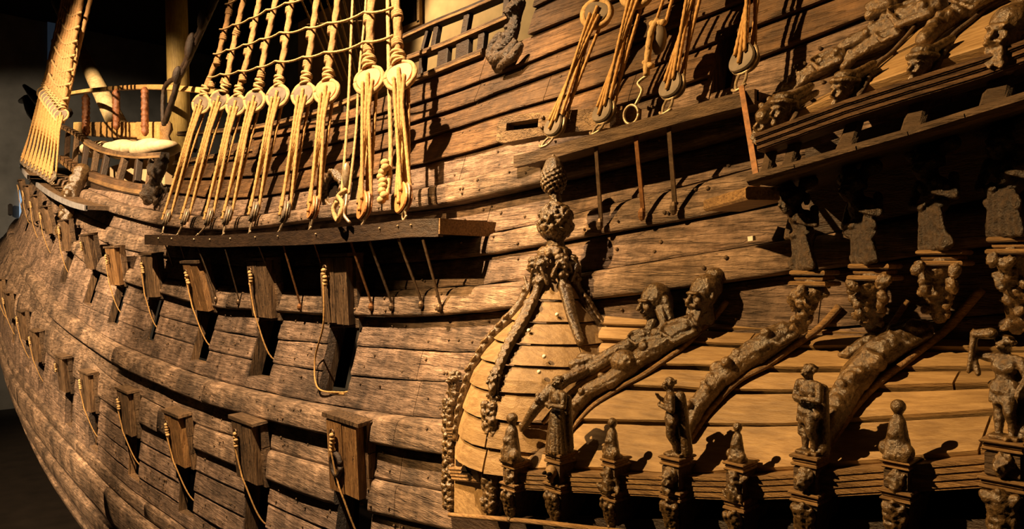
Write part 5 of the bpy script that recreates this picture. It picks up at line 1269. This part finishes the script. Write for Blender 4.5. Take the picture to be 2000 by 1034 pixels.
# ------------------------------------------------------------ bulwark rails, carved sheer figure
def hrail(name, label, pts, w_, h_, mat, off=.02, cat='rail', grp=None):
    P = spline([onH(a, b, off) for a, b in pts], 4); mb = MB()
    for a, b in zip(P, P[1:]): mb.bar(a-(b-a)*.02, b+(b-a)*.02, w_, h_, (0, 0, 1), .012)
    o = thing(name, label, cat, P[0], grp); part('beam', mb, M[mat], o)
    mb = MB()
    for a, b in zip(P, P[1:]): mb.bar(a+V(0, -w_/2, -h_*.2), b+V(0, -w_/2, -h_*.2), .04, h_*.35, (0, 0, 1))
    part('bead', mb, M['mould'], o); return o
BR = 'rails along the quarterdeck edge'
hrail('bulwark_rail', 'highest dark rail against the warm lit wall', [(790, 76), (850, 48), (920, 20), (985, -8)], .14, .09, 'dark', 0, 'rail', BR)
hrail('bulwark_rail', 'middle dark rail between the highest rail and the sill', [(800, 116), (870, 90), (940, 60), (1000, 34)], .14, .09, 'dark2', 0, 'rail', BR)
hrail('bulwark_rail', 'sill rail on top of the planking beside the carved sea creature', [(800, 166), (820, 157), (880, 132), (950, 104)], .16, .1, 'dark2', 0, 'rail', BR)
for k, (tx, ty, bx_, by_, w_) in enumerate(((828, 108, 824, 152, .1), (870, 94, 866, 136, .22), (908, 78, 905, 122, .26), (945, 62, 940, 108, .12), (856, 52, 848, 98, .10), (916, 28, 908, 72, .11), (993, 0, 990, 36, .1), (838, 60, 828, 98, .06))):
    A, B = onH(tx, ty, 0), onH(bx_, by_, 0); c = (A+B)/2; b = MB().bar(A, B, w_, .09, (0, -1, 0), .012)
    single('rail_post', b, M['dark'], ['first short post, nearest the shrouds,', 'broad second post', 'broad third post', 'fourth post by the carved sea creature,', 'first upper post', 'second upper post', 'upper post touching the carved sea creature,', 'thin leaning upper post'][k]+' of the quarterdeck railing', 'post', B, 'posts of the quarterdeck railing')
P = [onH(a, b, .12) for a, b in ((1015, 5), (1008, 30), (1002, 60), (990, 85), (975, 100))]
Q = chain(P, [.08, .07, .08, .10, .11], 3, 5)+chain([onH(1005, 85, .15), onH(988, 108, .18), onH(965, 118, .15), onH(955, 108, .15)], [.05, .07, .07, .05], 3, 6)+chain([onH(975, 70, .15), onH(960, 90, .15), onH(955, 105, .15)], [.05, .05, .04], 2, 7)
Q += xf(head('curly', 9), frame(FL), onH(1000, 20, .18), .22)+[('c', onH(1015, 90, .2), onH(1000, 112, .2), .05, .06), ('c', onH(1000, 112, .2), onH(975, 132, .15), .06, .04)]
carve('sea_creature', Q, .012, 'dark curling carved sea creature at the fore end of the quarterdeck planking', 'carving', P[-1], None, 'darkshadecarve', .012, 25)
# waist and forecastle
hrail('waist_rail', 'dark rail low behind the main lanyards', [(352, 262), (420, 258), (500, 250), (560, 238), (640, 215), (700, 192), (770, 160)], .14, .1, 'dark2', -.05, 'rail')
hrail('waist_rail', 'second dark rail behind the main lanyards, under the first', [(345, 320), (400, 310), (450, 302), (500, 292)], .14, .1, 'dark2', .02, 'rail')
for k, x in enumerate((380, 450, 525, 600, 675)):
    y = [260, 254, 245, 226, 200][k]; A = onH(x, y+2, -.05); B = onH(x, y+34, -.05)
    single('waist_post', MB().bar(A, B, .14, .1, (0, -1, 0), .012), M['dark'], '%s short dark post under the waist rail, glimpsed between lanyards' % (['first', 'second', 'third', 'fourth', 'fifth'][k]), 'post', B, 'posts of the waist rail')
FRt = [(122, 248), (150, 262), (180, 284), (215, 298), (270, 306), (322, 304)]; FRb = [(124, 312), (160, 336), (200, 352), (250, 366), (288, 372)]
hrail('forecastle_rail', 'curved upper handrail of the open forecastle railing', FRt, .2, .16, 'dark2', -.1, 'rail', 'forecastle railing')
hrail('forecastle_rail', 'curved lower moulded rail of the open forecastle railing', FRb, .25, .28, 'mouldd', 0, 'rail', 'forecastle railing')
tr = [onH(a, b, -.05) for a, b in ((150, 345), (185, 366), (225, 380), (290, 392))]
mb = MB()
for a, b in zip(tr, tr[1:]): mb.bar(a, b, .1, .42, (0, 0, 1))
single('forecastle_band', mb, M['dark'], 'dark shadowed band between the forecastle railing and the first wale', 'timber', tr[1])
for k, (tx, ty, bx_, by_) in enumerate(((133, 258, 130, 312), (150, 266, 146, 324), (170, 280, 163, 330), (190, 292, 183, 338), (210, 300, 201, 344), (245, 308, 233, 352), (272, 312, 267, 358), (300, 312, 292, 362))):
    A, B = onH(tx, ty, -.1), onH(bx_, by_, -.1)
    single('forecastle_baluster', MB().bar(A, B, .26, .16, (0, -1, 0), .02), M['dark2'] if k % 2 else M['dark'], '%s flat baluster of the forecastle railing counted from the bow' % (['first', 'second', 'third', 'fourth', 'fifth', 'sixth', 'seventh', 'aftmost'][k]), 'baluster', B, 'balusters of the forecastle railing')
def backbox(name, px0, py0, px1, py1, Y, dep, mat, label, cat):
    a, b = onY(px0, py1, Y), onY(px1, py0, Y); z0 = onY((px0+px1)/2, py1, Y).z; z1 = onY((px0+px1)/2, py0, Y).z
    return single(name, MB().box(((a.x+b.x)/2, Y+dep/2, (z0+z1)/2), (abs(b.x-a.x), dep, z1-z0), None, .03), M[mat], label, cat, ((a.x+b.x)/2, Y, z0))
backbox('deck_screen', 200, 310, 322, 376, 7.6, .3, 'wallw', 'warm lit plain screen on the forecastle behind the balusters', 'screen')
mb = MB(); a, b = onY(180, 292, 7.3), onY(312, 290, 7.3)
for k in range(9): mb.ball(a.lerp(b, k/8)+V(0, 0, -.02), (1.1, .5, .26+.05*math.sin(k*2)), 12, 7)
single('canvas_roll', mb, M['white2'], 'pale bundled canvas lying on the forecastle behind the handrail', 'canvas', a, None, True)
# fresh timber rail with carved posts, bowsprit, masts beyond
a, b = onY(150, 252, 9.0), onY(322, 258, 8.0); single('fresh_beam', MB().bar(a, b, .3, .62, (0, 0, 1), .03), M['pine'], 'thick fresh pale beam carrying three carved posts at the bow', 'beam', a)
P = spline([onY(112, 188, 9.4), onY(170, 178, 9.1), onY(240, 172, 8.7), onY(320, 171, 8.3), onY(425, 180, 7.9)], 4)
mb = MB()
for a, b in zip(P, P[1:]): mb.bar(a, b+(b-a)*.03, .2, .17, (0, 0, 1), .02)
single('fresh_handrail', mb, M['pine'], 'slim fresh pale handrail curving across the bow against the dark hall', 'rail', P[0])
for k, (x, y0, y1, Y) in enumerate(((168, 188, 262, 8.2), (227, 178, 250, 7.9), (283, 174, 262, 7.6))):
    c = onY(x, y1, Y); kk = pxm(c); H = (y1-y0)/kk; w_ = 7.5/kk; P = [('c', c, c+V(0, 0, H), w_*.7, w_*.7)]
    for j in range(8):
        for a in range(5): P.append(('e', c+V(w_*.6*math.cos(a*1.26+j*.6), w_*.6*math.sin(a*1.26+j*.6), H*(j+.5)/8), (w_*.5, w_*.5, H*.065)))
    carve('carved_bow_post', P, .045, ['first reddish carved post at the bow, nearest the shroud fan', 'middle reddish carved post on the fresh beam', 'aftmost reddish carved post on the fresh beam'][k], 'carved post', c, 'carved posts on the fresh beam', 'redcarve', .02, 8)
a, b = onY(258, 300, 9.8), onY(160, 105, 10.8); single('bowsprit', MB().tube([a, a.lerp(b, .45), b, b+(b-a)*.8], [.46, .42, .36, .3], 20), M['pine2'], 'heavy slanting pale bowsprit spar glowing under a lamp at the bow', 'spar', a, None, True)
a = onY(357, 330, 10); single('wooden_mast', MB().tube([onY(352, 330, 10), onY(347, 100, 10), onY(343, -60, 10)], [.41, .40, .40], 24), M['mast'], 'tall pale yellowish mast rising left of the main shrouds', 'mast', a, None, True)
q = [onY(428, -20, 7.5), onY(400, 40, 7.5), onY(375, 95, 7.5), onY(350, 150, 7.5), onY(340, 185, 7.5), onY(322, 240, 7.5)]
t = thing('dark_tackle', 'dark blackened rope tackle slanting down in front of the pale mast', 'ship rigging', q[-1])
part('rope', MB().rope(spline(q, 5), .09, .4, .12, 8), M['dark'], t, True); part('rope', MB().rope(spline([p+V(.35, 0, .1) for p in q[:4]]+[q[3]], 5), .07, .4, .12, 8), M['dark'], t, True)
for f, s in ((q[1], 1), (q[2], 1.2), (q[3], .8)): part('block', MB().ball(f+V(.15, -.1, 0), (.13*s, .14, .34*s), 10, 7, Matrix.Rotation(.5, 3, 'Y')), M['dark'], t, True)
rope_thing('dark_stay', [onY(345, 150, 7.6), onY(322, 170, 7.6), onY(318, 215, 7.6), onY(320, 245, 7.6)], .07, M['dark'], 'dark rope hanging beside the pale mast down to the forecastle')
P = [onH(a, b, .25) for a, b in ((316, 322), (308, 345), (298, 368), (288, 392))]
carve('carved_knee', chain(P, [.14, .12, .15, .12], 16, 4)+xf(lumps(40, (.2, .15, (-.6, .5)), .11, 3), Matrix.Identity(3), P[1]), .03, 'dark knotted carved bracket at the aft end of the forecastle railing', 'carving', P[-1], None, 'darkshadecarve', .03, 8)
P = [onH(a, b, .35) for a, b in ((152, 356), (143, 378), (137, 402), (130, 430), (121, 462))]
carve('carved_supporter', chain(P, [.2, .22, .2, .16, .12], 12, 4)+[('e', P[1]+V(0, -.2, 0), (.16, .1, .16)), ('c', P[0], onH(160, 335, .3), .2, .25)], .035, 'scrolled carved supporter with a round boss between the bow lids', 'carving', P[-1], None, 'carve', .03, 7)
t = thing('carved_bitt', 'small pale carved bitt on a bracket, just ahead of the pale mast', 'bitt', onY(324, 290, 8.0))
c = onY(325, 262, 8.0); part('head', MB().lathe(c+V(0, 0, -.5), (0, 0, 1), [(.3, 0), (.12, .1), (.16, .3), (.1, .45), (.2, .65), (.17, .85), (.06, .95)], 12), M['mould'], t, True); part('shelf', MB().box(c+V(0, 0, -.6), (1.6, .3, .16), None, .03), M['mouldd'], t); part('stem', MB().box(c+V(0, 0, -1.0), (.5, .3, .7), None, .03), M['dark'], t)
# beakhead silhouettes beyond the shroud fan
P = [onY(48, 168, 9), onY(62, 182, 9), onY(78, 200, 9), onY(130, 220, 9)]
single('beak_rail', MB().tube(P, [.12, .25, .3, .3], 8), M['dark'], 'dark beakhead rail tip poking out left of the shroud fan', 'rail', P[0], None, True)
single('beak_rail', MB().tube([onY(40, 198, 9), onY(55, 194, 9), onY(66, 215, 9), onY(80, 235, 9)], [.14, .3, .45, .4], 8), M['dark'], 'dark curled beakhead end below the rail tip, left of the shroud fan', 'rail', P[1], None, True)
# the hall beyond
def onX(px, py, X):
    r = ray(px, py); p = r*(X/r[0]); return Vector(p)
for (x, y, w_, h_, lab) in ((47, 425, .6, 4.2, 'bluish lit doorway far beyond the bow'), (8, 482, 2.2, .9, 'small bright bluish window at the left edge'), (103, 65, .7, 7, 'faint tall bluish strip window high beyond the bow')):
    c = onX(x, y, -65.6); single('far_window', MB().box(c, (.1, w_, h_)), M['bluelit' if h_ < 6 else 'bluedim'], lab, 'window', c)
c = onX(20, 410, -65.3); single('wall_lamp', MB().box(c, (.3, .25, .9), None, .08), M['dark'], 'small dark fitting on the grey hall wall beyond the bow', 'lamp', c)
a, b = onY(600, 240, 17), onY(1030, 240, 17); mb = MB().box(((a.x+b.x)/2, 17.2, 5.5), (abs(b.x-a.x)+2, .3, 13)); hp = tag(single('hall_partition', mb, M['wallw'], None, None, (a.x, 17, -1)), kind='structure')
c0, c1 = onY(782, 54, 16.9), onY(812, -30, 16.9); single('dark_window', MB().box(((c0.x+c1.x)/2, 16.95, (c0.z+c1.z)/2+.4), (c1.x-c0.x, .12, c1.z-c0.z+.8)), M['black'], 'dark window pane in the warm lit wall beyond the quarterdeck', 'window', c0)
fr = MB(); x0, x1, z0 = c0.x-.15, c1.x+.2, c0.z-.12
fr.box(((x0+x1)/2, 16.9, z0), (x1-x0+.3, .15, .16)); fr.box((x1+.05, 16.9, z0+2), (.16, .15, 4)); single('window_frame', fr, M['mould'], 'wooden frame round the dark window beyond the quarterdeck', 'frame', (x0, 16.9, z0))
b = MB().bar(onY(0, 900, 9), onY(40, 1060, 9), .6, .5, (0, 0, 1), .03); single('dock_beam', b, M['mast'], 'dull orange timber at the bottom left corner under the hull', 'beam', onY(10, 980, 9))
